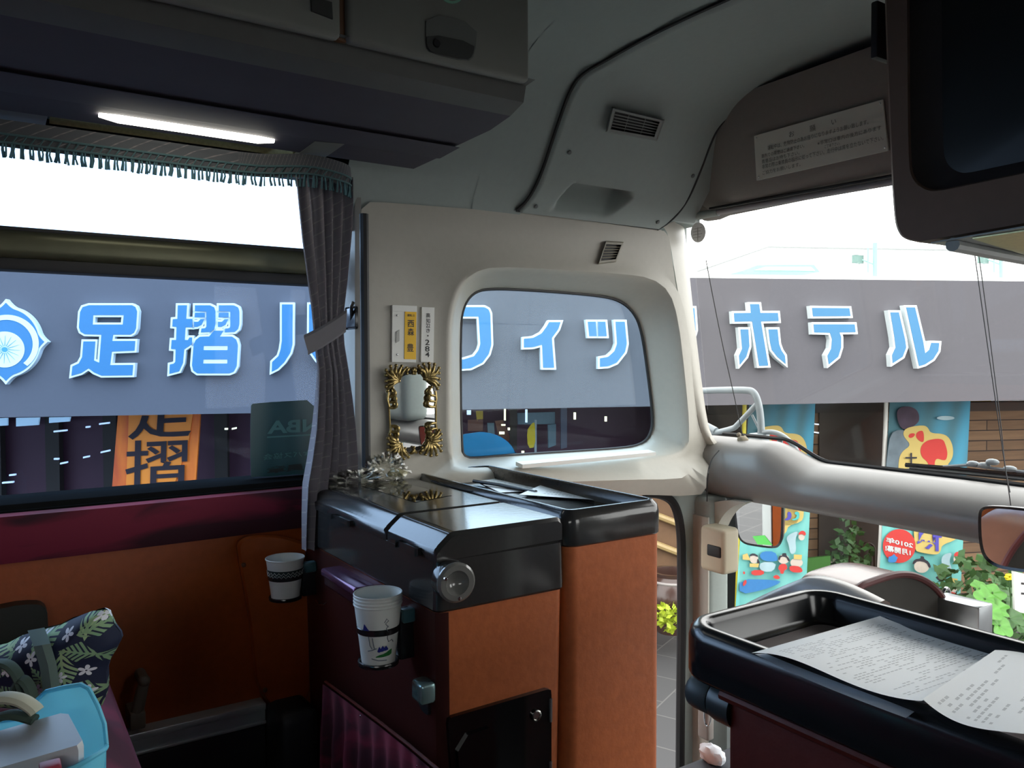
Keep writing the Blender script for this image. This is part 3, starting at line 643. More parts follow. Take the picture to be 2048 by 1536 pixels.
for (u, v, u2, v2, ld) in ((668, 1030, 700, 1046, lA), (797, 1085, 836, 1102, lB)):
    a = Y(u, v, CY0-.012); b = Y(u2, v2, CY0-.012); mb = MB().rbox((a.x, CY0-.014, b.z), (b.x, CY0+.004, a.z-.004), .004, 3); part('hinge_pad', mb, lid_mat, ld)
f = lambda u, v, o=0: ZR(u, v, CT+.0008+o)
mb = MB(); mb.flat([[f(u, v) for u, v in ((722, 971), (793, 963), (905, 990), (830, 1004))]]); part('glossy_inset', mb, mat('inset_mirror', (.10, .10, .10), .03, metal=1., var=0), lA)
for q, ld in ((((858, 962), (868, 961), (951, 980), (946, 984)), lA), (((1026, 1003), (1036, 1000), (1084, 1010), (1078, 1014)), lB)):
    mb = MB().tube([f(u, v, .0005) for u, v in chaikin(list(q), 2)], .0014, 6, closed=True); part('finger_slot', mb, black_rub, ld)
# round clear dial on the aisle side of the box
c = X(899, 1157, CX+.006); dial = MB().lathe([(.030, 0), (.030, .016), (.027, .024), (.024, .026)], c, (1, -.12, 0), 32); part('dial_socket', dial, lid_mat, cab)
c2 = X(911, 1164, CX+.032); dm = mat('clear_dial', (.16, .16, .15), .12, spec=.8)
mb = MB().lathe([(.0305, 0), (.0305, .004), (.027, .008), (.019, .008), (.016, .002), (.010, -.004), (0, -.006)], c2, (1, -.12, 0), 32); dl_ = part('dial', mb, dm, cab)
for k in range(3):
    a = 2*PI*k/3+.6; mb = MB().lathe([(0, .010), (.0028, .0095), (.003, .007)], c2+Vector((0, .0235*math.cos(a), .0235*math.sin(a))), (1, 0, 0), 8); part('screw', mb, chrome, dl_)
# black door
f = lambda u, v, o=0: X(u, v, CX+.001+o-.020*max(0, (v-1040)/800)*0)
def dx_(v): return -.022*max(0, min(1, (v-1200)/900))
f = lambda u, v, o=0: X(u, v, CX+dx_(v)+o)
mb = MB(); q = [(897, 1452), (898, 1440), (906, 1434), (1095, 1379), (1102, 1380), (1103, 1390), (1103, 1640), (918, 1760)]; mb.prism([[f(u, v, .009) for u, v in q]], (-.012, 0, 0)); dr = part('door', mb, gloss_blk, cab)
c = f(1071, 1430, .009); mb = MB().lathe([(.0095, 0), (.0095, .004), (.0075, .005), (.0065, .003), (0, .003)], c, (1, 0, 0), 20); part('lock', mb, mat('dark_chrome', (.45, .45, .42), .15, metal=1.), dr)
for v0, v1 in ((1397, 1443), (1523, 1570)): mb = MB().tube([f(1101, v0, .009), f(1101, v1, .009)], .0032, 8); part('hinge', mb, alu, dr)
mb = MB(); q = chaikin([(915, 1478), (1000, 1448), (1000, 1545), (920, 1580)], 1); mb.prism([[f(u, v, .014) for u, v in q]], (-.006, 0, 0)); part('raised_panel', mb, gloss_blk, dr)
# fittings on the dark rear face of the cabinet
t = thing('ashtray', 'small purple metal ashtray box on the dark rear face of the cabinet', 'ashtray', Y(690, 1200, .54))
a = Y(648, 1202, .535); b = Y(715, 1160, .535)
mb = MB().rbox((a.x, .535, b.z-.050), (b.x, .572, b.z-.02), .005, 3); part('tray', mb, mat('maroon_metal', (.035, .012, .02), .3, spec=.6), t)
mb = MB().rbox((a.x-.001, .528, b.z-.030), (b.x+.001, .572, b.z-.014), .006, 3); part('lid', mb, mat('purple_metal', (.16, .075, .15), .22, metal=.6), t)
mb = MB().tube([Y(632, 1201, .560), Y(640, 1209, .545), Y(648, 1209, .540), Y(653, 1204, .545)], .0016, 6); solo('wire_hook', mb, chrome, 'tiny bright wire hook beside the purple ashtray', 'hook')
t = thing('bottle_opener', 'pale metal bottle opener on a steel plate near the cabinet corner', 'bottle opener', Y(842, 1430, .566))
q = chaikin([(833, 1360), (851, 1370), (857, 1420), (856, 1433), (840, 1418), (830, 1380)], 1); mb = MB().prism([[Y(u, v, .566) for u, v in q]], (0, .008, 0)); part('plate', mb, mat('dark_steel', (.10, .11, .12), .3, metal=.8), t)
a = Y(825, 1397, .548); b = Y(846, 1371, .548); mb = MB().rbox((a.x, .545, a.z), (b.x, .572, b.z), .006, 3); part('knob', mb, mat('teal_steel', (.35, .55, .56), .25, metal=.7), t)
t = thing('magazine_pocket', 'dark crimson gathered pocket low on the rear face of the cabinet', 'pocket', Y(700, 1600, .56))
top = [(651, 1366), (700, 1402), (760, 1447), (820, 1494), (880, 1545)]; rows = []
for k in range(8):
    row = []
    for i in range(60):
        s_ = i/59*(len(top)-1); j = min(int(s_), len(top)-2); u = lerp(top[j][0], top[j+1][0], s_-j); v = lerp(top[j][1], top[j+1][1], s_-j)
        p = Y(u, v, .553); z = lerp(p.z, CAMZ+FLR+.05, k/7); row.append(Vector((p.x, .553-.010*math.sin(i*.9+k*.3)*min(1, k/2)-.006, z)))
    rows.append(row)
mb = MB().grid(rows); part('cloth', mb, velvet_m, t, 60)
mb = MB().tube([Y(u, v-2, .548) for u, v in top], .003, 8); part('hem', mb, leather_dark, t)
for u, v in ((722, 1432), (836, 1532)): part('stud', MB().ball(Y(u, v, .548), .003, 6), chrome, t)

# cups and cup holders
white_cup = mat('paper_cup', lin((.86, .87, .85)), .55, var=.02)
def cup_holder(c, r, label, h, top_h):
    t = thing('cup_holder', label, 'cup holder', c, 'black wire cup holders')
    ring = lambda rr, z, w, nm: part(nm, MB().tube([c+Vector((rr*math.cos(a), rr*math.sin(a), z)) for a in [2*PI*k/28 for k in range(28)]], w, 6, closed=True, flat=1), black_pl, t)
    part('ring', MB().lathe([(r*.935, top_h-.005), (r*.96, top_h-.004), (r*.96, top_h+.004), (r*.935, top_h+.005)], c, n=32), black_pl, t); ring(r*.86, .002, .0022, 'foot_ring')
    part('base', MB().lathe([(0, -.003), (r*.9, -.003), (r*.9, 0), (0, 0)], c, n=24), black_pl, t)
    w = CY0-c.y
    part('bracket', MB().rbox(c+Vector((-.014, r*.88, -.002)), c+Vector((.014, w, top_h+.022)), .003), black_pl, t)
    part('clip', MB().rbox(c+Vector((.006, r*.95, top_h+.004)), c+Vector((.022, w-.002, top_h+.026)), .003), mat('teal_clip', (.05, .12, .14), .3), t)
    return t
def cup(c, rt, rb, h, label, group):
    t = thing('paper_cup', label, 'cup', c, group); w = .0007
    part('body', MB().lathe([(0, .003), (rb-w, .003), (rt-w, h), (rt, h), (rb, 0), (rb-w, 0)], c, n=40), white_cup, t)
    part('rim', MB().lathe([(rt-.0008, h-.0012), (rt+.0008, h-.0022), (rt+.0016, h), (rt+.0008, h+.0014), (rt-.0006, h+.0008)], c, n=40), white_cup, t)
    return t
c1 = Y(757, 1322, .528); c1.y = .512; k = c1.y/ray(757, 1322).y; c1 = EYE+ray(757, 1322)*k
cup_holder(c1, .036, 'black wire cup holder carrying the stack of printed cups near the aisle', .1, .055)
RT, RB, HH = .0375, .0265, .094
first = cup(c1+Vector((0, 0, .0005)), RT, RB, HH, 'outermost printed cup of the stack in the holder near the aisle', 'stacked paper cups')
labs = ['second cup up, nested inside the printed cup near the aisle', 'third cup up in the nested stack near the aisle', 'topmost cup of the nested stack near the aisle']
for i, lb in enumerate(labs):
    r = first.copy(); COL.objects.link(r); r.location = first.location+Vector((0, 0, .0052*(i+1))); r['label'] = lb
    for ch in list(first.children):
        q = ch.copy(); COL.objects.link(q); q.parent = r
def on_cup(c, rt, rb, h, mb, pts, ang0, off=.0006):
    """flat print points (angle in degrees from ang0, height) wrapped on the cup side"""
    o = []
    for a, z in pts:
        r = lerp(rb, rt, z/h)+off; t = math.radians(ang0+(a*1.35 if abs(a) < 60 and h > .09 else a)); o.append(c+Vector((r*math.cos(t), r*math.sin(t), z)))
    return o
fa = math.degrees(math.atan2(-c1.y, -c1.x)); blue_ink = mat('blue_print', (.012, .02, .22), .6); green_ink = mat('green_print', (.01, .16, .03), .6); grey_ink = mat('grey_print', (.20, .23, .25), .6)
def print_strip(cols):
    return MB().grid([on_cup(c1, RT, RB, HH, None, [(a, lo) for a, lo, hi in cols], fa, .0007), on_cup(c1, RT, RB, HH, None, [(a, hi) for a, lo, hi in cols], fa, .0007)])
part('blue_print', print_strip([(-32, .056, .060), (-28, .053, .070), (-24, .051, .066), (-20, .051, .062), (-14, .053, .057)]), blue_ink, first)
part('blue_print', print_strip([(-2, .025, .027), (2, .024, .034), (5, .025, .030), (9, .025, .035), (13, .026, .031), (17, .026, .034), (22, .027, .029)]), blue_ink, first)
part('green_print', print_strip([(-6, .016, .0175), (2, .016, .020), (10, .016, .021), (18, .0165, .023), (26, .017, .026), (32, .019, .027)]), green_ink, first)
mb = MB()
for q in ([(-20, .050), (-18, .036), (-14, .030)], [(-12, .048), (-10, .036), (-8, .030)], [(-24, .026), (-14, .028), (-4, .031)], [(20, .066), (16, .062), (20, .056), (19, .046), (22, .040), (30, .042), (34, .038)], [(-16, .014), (-8, .0125), (0, .011), (10, .0105), (20, .010)], [(12, .072), (16, .078), (20, .074), (14, .070), (20, .064)]):
    mb.tube(on_cup(c1, RT, RB, HH, mb, q, fa), .0008, 4)
part('line_print', mb, grey_ink, first)
k = .508/ray(571, 1194).y; c2 = EYE+ray(571, 1194)*k; RT2, RB2, H2 = .0385, .0285, .082
cup_holder(c2, .037, 'dark cup holder carrying the single zigzag patterned cup beside the orange wall', .08, .045)
cc = cup(c2+Vector((0, 0, .0005)), RT2, RB2, H2, 'single white cup with black zigzag band beside the orange leather wall', 'paper cups in holders')
bandm = mat('dark_print', (.012, .03, .03), .6)
mb = MB().lathe([(lerp(RB2, RT2, z/H2)+.0005, z) for z in (.046, .062)], c2, n=48); part('printed_band', mb, bandm, cc)
mb = MB(); m_ = 48
for zz in (.050, .056):
    mb.tube(on_cup(c2, RT2, RB2, H2, mb, [(i*360/m_, zz+(.0028 if i % 2 else -.0028)) for i in range(m_)], 0, .0007), .00055, 4, closed=True)
part('zigzag', mb, white_cup, cc)
mb = MB()
for i in range(24): mb.flat([on_cup(c2, RT2, RB2, H2, mb, [(i*15, .046), (i*15+8, .046), (i*15+8, .042), (i*15, .042)], 0, .0005)])
part('printed_blocks', mb, bandm, cc)

# ------------------------------------------------------------------ taller tray-topped cabinet in front of it
c3 = thing('tray_cabinet', 'tan leather cabinet with charcoal tray top, standing next to the front door', 'cabinet', P(-1.38, .93, FLR))
X0, X1, Y0, Y1, T = -1.68, -1.072, .816, 1.035, -.2535
mb = MB(); mb.loft([[P(a, b, r) for a, b in rrect(X0, X1-dx, Y0, Y1, .022, 6)] for r, dx in ((FLR, .004), (-.6, .001), (-.315, 0))], cap0=True, cap1=True); part('body', mb, leather, c3)
mb = MB(); mb.loft([[P(a, b, r) for a, b in rrect(X0+i, X1-i, Y0+i, Y1-i, max(.006, .024-i), 6)] for r, i in ((-.316, -.001), (-.313, -.004), (-.275, -.004), (-.262, -.001), (T, .008), (T, .014), (T-.004, .018), (T-.026, .022), (T-.028, .03))], cap1=True); part('tray', mb, lid_mat, c3)
tz = T-.0275
def sheet(name, label, corners, m, cat='paper', group=None, curl=None, n=24, lift=0.0015, prev=None):
    rows = []
    for i in range(n+1):
        row = []
        for j in range(n+1):
            a, b = j/n, i/n
            p = (corners[0]*(1-a)+corners[1]*a)*(1-b)+(corners[3]*(1-a)+corners[2]*a)*b
            row.append(p+Vector((0, 0, curl(a, b) if curl else 0)))
        rows.append(row)
    mb = MB().grid(rows, uv=True); return solo(name, mb, m, label, cat, group, 60)
def printed(name, rows_, cols, fill, seed, base=(.94, .97, .98), swap=False):
    m = mat(name, base, .34 if name == 'note_print' else .6, spec=.6, var=0.); t = NT(m); p = m.node_tree.nodes['Principled BSDF']; tc = t.n('ShaderNodeTexCoord'); sp = t.n('ShaderNodeSeparateXYZ'); t.l(tc.outputs['UV'], sp.inputs[0])
    u, v = (sp.outputs[1], sp.outputs[0]) if swap else (sp.outputs[0], sp.outputs[1])
    ln = t.m('LESS_THAN', t.m('ABSOLUTE', t.m('SUBTRACT', t.m('FRACT', t.m('MULTIPLY', v, rows_)), .5)), .2)
    cb = t.n('ShaderNodeCombineXYZ'); t.l(t.m('FLOOR', t.m('MULTIPLY', u, cols)), cb.inputs[0]); t.l(t.m('FLOOR', t.m('MULTIPLY', v, rows_)), cb.inputs[1]); cb.inputs[2].default_value = seed
    w = t.n('ShaderNodeTexWhiteNoise', noise_dimensions='3D'); t.l(cb.outputs[0], w.inputs[0])
    cb2 = t.n('ShaderNodeCombineXYZ'); t.l(t.m('FLOOR', t.m('MULTIPLY', u, 5)), cb2.inputs[0]); t.l(t.m('FLOOR', t.m('MULTIPLY', v, rows_)), cb2.inputs[1]); cb2.inputs[2].default_value = seed+3
    w2_ = t.n('ShaderNodeTexWhiteNoise', noise_dimensions='3D'); t.l(cb2.outputs[0], w2_.inputs[0])
    mg = t.m('MULTIPLY', t.m('LESS_THAN', t.m('ABSOLUTE', t.m('SUBTRACT', u, .5)), .43), t.m('LESS_THAN', t.m('ABSOLUTE', t.m('SUBTRACT', v, .5)), .42))
    gp = t.m('LESS_THAN', t.m('ABSOLUTE', t.m('SUBTRACT', t.m('FRACT', t.m('MULTIPLY', u, cols)), .5)), .38)
    f = t.m('MULTIPLY', t.m('MULTIPLY', t.m('MULTIPLY', ln, gp), t.m('LESS_THAN', w.outputs[0], .72)), t.m('MULTIPLY', mg, t.m('LESS_THAN', w2_.outputs[0], fill)))
    t.l(t.mix(t.m('MULTIPLY', f, .5), base, (.12, .13, .15)), p.inputs['Base Color']); return m
pa = [ZR(u, v, tz+.0015) for u, v in ((938, 955), (1030, 954), (1126, 979), (1000, 985))]
sheet('paper', 'white note lying under the black pen in the tray of the tall cabinet', pa, printed('note_print', 8, 24, .4, 2), group='papers in the cabinet tray')
pb = [ZR(u, v, tz+.004) for u, v in ((1100, 969), (1186, 984), (1240, 1003), (1038, 989))]
sheet('paper', 'white note curling up near the front rim of the cabinet tray', pb, printed('note_print', 8, 24, .4, 2), group='papers in the cabinet tray', curl=lambda a, b: .008*(1-b)*(1-a))
mb = MB().tube([ZR(947, 962, tz+.008), ZR(1000, 970, tz+.006), ZR(1072, 984, tz+.005)], .0042, 10); solo('pen', mb, black_pl, 'black pen lying across the note in the cabinet tray', 'pen')

# crumpled clear bag behind the lidded box
t = thing('plastic_bag', 'crumpled clear plastic bag behind the charcoal lidded box by the ornate mirror', 'bag', P(-1.64, .66, -.262))
bagm = glass('clear_wrap', (.86, .86, .83), .10)
mb = MB(); c = ZR(772, 955, -.257); mb.ball(c+Vector((-.0, 0, .016)), .040, 22, (.85, 1.0, .85), .75, 5.5); c_ = ZR(715, 966, -.257); mb.ball(c_+Vector((0, 0, .004)), .034, 20, (.9, 1.5, .62), .9, 6.5); part('wrap', mb, bagm, t, 0)
mb = MB().lathe([(.030, 0), (.030, .008), (.027, .014), (.018, .018), (0, .0195)], ZR(797, 953, -.261), n=24); part('cream_dish', mb, mat('cream_food', lin((.85, .82, .66)), .6), t)
# ------------------------------------------------------------------ ornate mirror, name plates
XW = -1.699
mr = thing('wall_mirror', 'small ornate mirror with gilt scrollwork frame hanging under the name plates', 'mirror', X(825, 915, XW))
fm = lambda u, v, o=0.: X(u, v, XW+o)
gl_ = chaikin([(784, 775), (800, 752), (850, 742), (862, 765), (868, 790), (870, 860), (858, 885), (840, 893), (800, 896), (790, 880), (779, 860), (778, 800)], 1)
mb = MB().prism([[fm(u, v, .012) for u, v in gl_]], (-.006, 0, 0)); g_ = part('glass', mb, mirror_m, mr, 0)
mb = MB().prism([[fm(u, v, .005) for u, v in ((777, 742), (866, 736), (874, 898), (781, 905))]], (-.004, 0, 0)); part('backing', mb, mat('mirror_back', (.05, .05, .045), .5), mr)
gold = mat('antique_gilt', (.30, .22, .085), .30, metal=.85, var=.55, scale=220)
def leaf(mb, u0, v0, u1, v1, w, bow, o0=.014, o1=.020):
    n = 7; du, dv = u1-u0, v1-v0; pts = []
    for i in range(n):
        t = i/(n-1); b = math.sin(t*PI)*bow; pts.append(fm(u0+du*t-dv*b, v0+dv*t+du*b, lerp(o0, o1, math.sin(t*PI*.8))))
    mb.tube(pts, lambda t: w*1.35*(.45+1.0*math.sin(PI*min(1, .15+t*.8))), 6)
    mb.ball(pts[-1], w*1.6, 5)
mb = MB()
for cu, cv, sx, sy in ((798, 762, -1, -1), (852, 758, 1, -1), (802, 888, -1, 1), (856, 880, 1, 1)):
    for k in range(9):
        a = math.radians(-40+k*20); L = 34 if 1 <= k <= 6 else 30
        dx, dy = math.cos(a)*sx, math.sin(a)*sy
        ex, ey = max(-26, min(26, dx*L)), max(-31, min(31, dy*L)); leaf(mb, cu, cv, cu+ex, cv+ey, .0026, .12*(1 if k < 4 else -1)*sx*sy)
    mb.ball(fm(cu, cv, .016), .0042, 6)
for u, v, sx, sy in ((782, 800, 1, 1), (866, 798, -1, 1), (786, 868, 1, -1), (868, 862, -1, -1)):
    for k in range(3): leaf(mb, u-4*sx, v+16*sy-k*11*sy, u+7*sx-k*2*sx, v-2*sy-k*11*sy, .0024, .5*sx*sy)
    mb.tube([fm(u-5*sx, v-16*sy, .013), fm(u-7*sx, v, .014), fm(u-3*sx, v+16*sy, .013)], .0028, 6)
for u, v, sy in ((822, 744, 1), (834, 743, 1), (818, 900, -1), (836, 898, -1)):
    for k in (-1, 1): leaf(mb, u+k*2, v-7*sy, u+k*8, v+3*sy, .0024, -.3*k*sy)
for u0, u1 in ((777, 781), (872, 872)): mb.tube([fm(u0, 800, .012), fm(lerp(u0, u1, .5), 835, .011), fm(u1, 872, .012)], .0022, 6)
part('frame', mb, gold, mr, 60)
np_ = thing('name_plate', 'white driver name holder with a yellow name card above the ornate mirror', 'name plate', X(810, 724, XW))
q = [(785, 610), (834, 612), (832, 725), (784, 724)]
mb = MB().prism([[fm(u, v, .006) for u, v in q]], (-.006, 0, 0)); mb.prism([[fm(u, v, .009) for u, v in ((785, 610), (834, 612), (834, 624), (785, 622))]], (-.008, 0, 0)); mb.prism([[fm(u, v, .009) for u, v in ((784, 719), (832, 719), (832, 725), (784, 724))]], (-.008, 0, 0)); part('holder', mb, white_pl, np_, 0)
mb = MB().prism([[fm(u, v, .0075) for u, v in ((810, 623), (833, 624), (832, 719), (809, 718))]], (-.002, 0, 0)); cd_ = part('name_card', mb, mat('yellow_card', lin((.93, .73, .04)), .5, var=.04), np_, 0)
def plate_text(mb, s_, q, o, bold=.01): lettering(mb, s_, fm(q[0], q[1], o), fm(q[2], q[1]+(q[2]-q[0])*.03, o), fm(q[0], q[3], o), .0006, bold)
mb = MB()
for ch, q in (('西', (815, 640, 828, 654)), ('森', (815, 656, 828, 671)), ('豊', (814, 687, 827, 703)), ('運転士', (814, 628, 830, 633))): plate_text(mb, ch, q, .0076, .012)
part('lettering', mb, ink, np_)
for v in (631, 709): part('screw', MB().ball(fm(794, v, .006), .0028, 6), chrome, np_)
mb = MB().prism([[fm(u, v, .008) for u, v in ((793, 664), (799, 660), (799, 682), (792, 686))]], (-.003, 0, 0)); part('clip', mb, mat('grey_clip', (.4, .4, .38), .4), np_)
rp_ = thing('registration_plate', 'narrow white strip reading a vehicle number beside the driver name card', 'plate', X(854, 724, XW))
mb = MB().prism([[fm(u, v, .005) for u, v in ((844, 614), (869, 615), (867, 725), (842, 724))]], (-.005, 0, 0)); part('strip', mb, white_pl, rp_, 0)
mb = MB()
for ch, q in (('高', (852, 626, 860, 635)), ('知', (852, 637, 860, 646)), ('22', (852, 647, 860, 655)), ('き', (852, 657, 860, 665)), ('・', (854, 670, 857, 673)), ('2', (850, 679, 859, 690)), ('8', (850, 692, 859, 703)), ('4', (850, 704, 859, 714))): plate_text(mb, ch, q, .0052, .012)
part('lettering', mb, ink, rp_)

# ------------------------------------------------------------------ stickers on the glass
tg = mat('dark_teal_film', (.011, .070, .085), .35, var=.1)
st = thing('glass_sticker', 'dark teal member sticker with reversed lettering low on the side window', 'sticker', X(560, 960, -1.794))
sg = lambda u, v, o=0.: X(u, v, -1.795+o)
def slant(u0, u1, v0, v1): k = -.055; return [(u0, v0), (u1, v0+(u1-u0)*k*.3), (u1, v1+(u1-u0)*k), (u0, v1)]
q = offset([(u, v) for u, v in slant(506, 650, 810, 948)], 4); q = chaikin([(501, 812), (506, 806), (650, 798), (660, 944), (505, 955), (501, 950)], 1)
mb = MB().prism([[sg(u, v) for u, v in q]], (-.001, 0, 0)); part('film', mb, tg, st, 0)
pale = mat('pale_teal_print', (.055, .18, .19), .4)
mb = MB(); lettering(mb, 'NBA', sg(534, 842, .0008), sg(640, 837, .0008), sg(534, 868, .0008), bold=.03, mirror=True)
mb.flat([[sg(u, v, .001) for u, v in ((534, 873), (640, 867), (640, 870), (534, 876))]])
lettering(mb, '日本バス協会', sg(526, 908, .0008), sg(640, 899, .0008), sg(526, 920, .0008), bold=.01, mirror=True); part('print', mb, pale, st)
mb = MB(); lettering(mb, '会員章', sg(534, 934, .0008), sg(645, 922, .0008), sg(534, 948, .0008), bold=.04, mirror=True); part('dark_print', mb, mat('black_print', (.004, .012, .014), .5), st)
mb = MB(); e = [(918, 876)]+[(958+74*math.cos(a), 920+52*math.sin(a)*-1) for a in [PI*(.72-.72*k/20) for k in range(21)]]; e = [(915, 873), (930, 868)]+[(960+72*math.cos(PI*.5*(1-k/16)), 918-54*math.sin(PI*.5*(1-k/16))) for k in range(17)]+[(1033, 906), (920, 916)]
mb.prism([[X(u, v, -1.8115) for u, v in e]], (-.001, 0, 0)); solo('window_sticker', mb, mat('sky_blue_film', lin((.10, .56, .72)), .5), 'bright blue half oval sticker in the lower corner of the quarter window', 'sticker', smooth=0)
t = thing('inspection_sticker', 'round grey inspection sticker at the top corner of the windscreen', 'sticker', Y(1396, 482, 1.84))
c = Y(1396, 465, 1.80); mb = MB().lathe([(0, 0), (.030, 0), (.030, .001), (0, .001)], c, (0, 1, .1), 36); part('disc', mb, mat('grey_film', lin((.78, .78, .78)), .6), t)
mb = MB(); 
for k in range(4): mb.rbox(c+Vector((-.019, -.0016, .012-.009*k)), c+Vector((.017-.006*(k % 2), -.0006, .0135-.009*k)), 0)
mb.rbox(c+Vector((-.001, -.0016, -.026)), c+Vector((.001, -.0006, .026)), 0); part('print', mb, mat('pale_film', lin((.66, .66, .64)), .6), t)

gf = MATS['grey_film']; _t = NT(gf); _p = gf.node_tree.nodes['Principled BSDF']; tl = _t.n('ShaderNodeBsdfTranslucent'); tl.inputs[0].default_value = (.16, .16, .16, 1); mx = _t.n('ShaderNodeAddShader')
_t.l(_p.outputs[0], mx.inputs[0]); _t.l(tl.outputs[0], mx.inputs[1]); _t.l(mx.outputs[0], gf.node_tree.nodes['Material Output'].inputs[0])
# ------------------------------------------------------------------ console with tray in the foreground
x0, x1, y0, y1, T = -.700, .66, .690, .972, -.314
con = thing('console', 'dark maroon console with black rimmed tray top in the right foreground', 'console', P(-.02, .83, FLR))
mb = MB().rbox(P(-.626, .705, FLR), P(.65, .955, -.37), .012, 3); part('body', mb, leather_dark, con)
mb = MB(); rr_ = lambda i, r, rad=.052: [P(a, b, r) for a, b in rrect(x0+i, x1-i, y0+i, y1-i, max(.02, rad-i), 8)]
mb.loft([rr_(.02, -.378), rr_(.002, -.376), rr_(0, -.372), rr_(.0, -.330), rr_(.002, -.322), rr_(.006, -.3165), rr_(.0095, -.3145), rr_(.0105, T), rr_(.0195, T), rr_(.0205, -.3145), rr_(.0225, -.317), rr_(.0245, -.322), rr_(.028, -.346), rr_(.034, -.352), rr_(.04, -.353)], cap0=True); tray = part('tray', mb, black_pl, con, 60)
mb = MB().flat([rr_(.0395, -.3525)]); part('tray_mat', mb, mat('brown_mat', lin((.66, .62, .62)), .3, spec=.7, var=.05), con)
mb = MB().tube([P(-.626, .698, -.383), P(.65, .698, -.383)], .006, 8); part('edge_bead', mb, leather_dark, con)
a = Y(1385, 1374, .722); b = Y(1440, 1400, .722); dd = Vector((1, 0, 0))
rub = mat('grey_grip', (.045, .060, .065), .45, var=.15)
mb = MB().lathe([(0, 0), (.016, .001), (.0205, .006), (.0215, .012), (.0215, .036), (.0205, .038)], Vector((-.693, .722, a.z)), (1, 0, 0), 24); h = part('handle', mb, rub, con, label='dark grey rubber grip')
mb = MB().lathe([(.019, .038), (.0225, .041), (.024, .048), (.024, .074)], Vector((-.693, .722, a.z)), (1, 0, 0), 24); part('collar', mb, mat('dark_grip', (.03, .042, .045), .35), h)
# papers on the console
def bez(c4, curl): return curl
pp = printed('list_print', 46, 30, .62, 5, swap=True)
def surf(name, label, ctrl, m, n=28, group='papers on the console'):
    """ctrl: 4x4 control points of a bicubic patch"""
    def B(t): s_ = 1-t; return (s_**3, 3*s_*s_*t, 3*s_*t*t, t**3)
    rows = []
    for i in range(n+1):
        bi = B(i/n); row = []
        for j in range(n+1):
            bj = B(j/n); row.append(sum((ctrl[a][b]*(bi[a]*bj[b]) for a in range(4) for b in range(4)), Vector()))
        rows.append(row)
    mb = MB().grid(rows, uv=True); return solo(name, mb, m, label, 'paper', group, 60)
def patch(far, near, zs, bend=None):
    """far, near: lists of 4 pixels; zs: 4 heights far->near"""
    out = []
    for i in range(4):
        k = i/3; row = []
        for j in range(4):
            u = lerp(far[j][0], near[j][0], k); v = lerp(far[j][1], near[j][1], k)
            z = zs[i] + (bend[i][j] if bend else 0); row.append(ZR(u, v, z))
        out.append(row)
    return out
z0 = -.3505
ctl = patch([(1760, 1232), (1830, 1262), (1940, 1295), (2075, 1322)], [(1503, 1306), (1610, 1300), (1690, 1392), (1842, 1402)], [-.336, -.345, -.318, -.309], [[.012, 0, .004, .004], [0, 0, 0, 0], [0, .003, -.002, 0], [.0, .012, -.006, .004]])
surf('paper', 'sheet of Japanese print lying lengthwise across the console tray', ctl, pp)
ctl = patch([(1640, 1300), (1760, 1330), (1830, 1345), (1900, 1370)], [(1510, 1308), (1610, 1362), (1710, 1398), (1812, 1436)], [-.330, -.325, -.318, -.3135], [[0]*4, [0]*4, [0]*4, [.0, -.002, 0, -.003]])
surf('paper', 'under sheet whose bluish corner sticks out over the near console rim', ctl, mat('blue_white_paper', (.66, .72, .80), .7, var=.03))
ctl = patch([(1990, 1300), (2060, 1300), (2130, 1330), (2220, 1360)], [(1845, 1398), (1930, 1478), (1990, 1452), (2110, 1478)], [-.330, -.322, -.312, -.305], [[.01, .01, .01, .01], [0, 0, 0, 0], [0, 0, .004, 0], [0, -.006, .008, 0]])
surf('paper', 'brighter overlapping table sheet at the right end of the console tray', ctl, printed('table_print', 16, 20, .38, 9, swap=True))

# ------------------------------------------------------------------ leather case behind the console
t = thing('leather_case', 'brown leather case with rounded lid standing behind the console tray', 'case', P(-.85, 1.28, -.55))
pf = [(1648, 1260), (1712, 1174), (1740, 1163), (1780, 1150), (1806, 1147), (1830, 1151), (1856, 1164), (1874, 1180), (1888, 1200), (1892, 1225), (1890, 1300)]
pf = chaikin(pf, 2, False); xe = -.74
E0 = [X(u, v, xe) for u, v in pf]; sh = lambda d, k: [p+Vector((-d, 0, 0))+(sum(E0, Vector())/len(E0)-p)*k for p in E0]
mb = MB().grid([sh(-.003, .02), sh(.0, 0), sh(.006, -.012), sh(.012, 0), sh(.06, 0), sh(.092, .015), sh(.10, .05)]); mb.flat([sh(.10, .05)]); part('lid', mb, mat('brown_hide', lin((.52, .36, .30)), .22, spec=.6, var=.12), t, 60)
mb = MB().flat([sh(-.001, .03)]); part('end_panel', mb, mat('olive_cloth', (.055, .052, .045), .8), t)
mb = MB().tube(sh(-.001, .012), .006, 8); part('piping', mb, mat('red_piping', (.12, .03, .03), .5), t)
c = X(1892, 1192, xe-.02); mb = MB().tube([c+Vector((0, .012*math.cos(a), .014*math.sin(a))) for a in [2*PI*k/16 for k in range(16)]], .0032, 8, closed=True); part('ring', mb, chrome, t)
c = X(1683, 1156, xe-.13); mb = MB().tube([c+Vector((.016*math.cos(a), .010*math.sin(a), 0)) for a in [2*PI*k/16 for k in range(16)]], .0028, 8, closed=True); part('clasp', mb, chrome, t)
a = X(1934, 1212, -.70); mb = MB().rbox(a+Vector((-.05, -.02, -.05)), a+Vector((.03, .026, .008)), .003); solo('metal_box', mb, alu, 'small bright metal box end beside the leather case behind the tray', 'box')
mb = MB(); hp = [(1500, 1205), (1545, 1182), (1590, 1162), (1622, 1150), (1650, 1151), (1690, 1162), (1735, 1182), (1770, 1200)]; hp = chaikin(hp, 2, False)
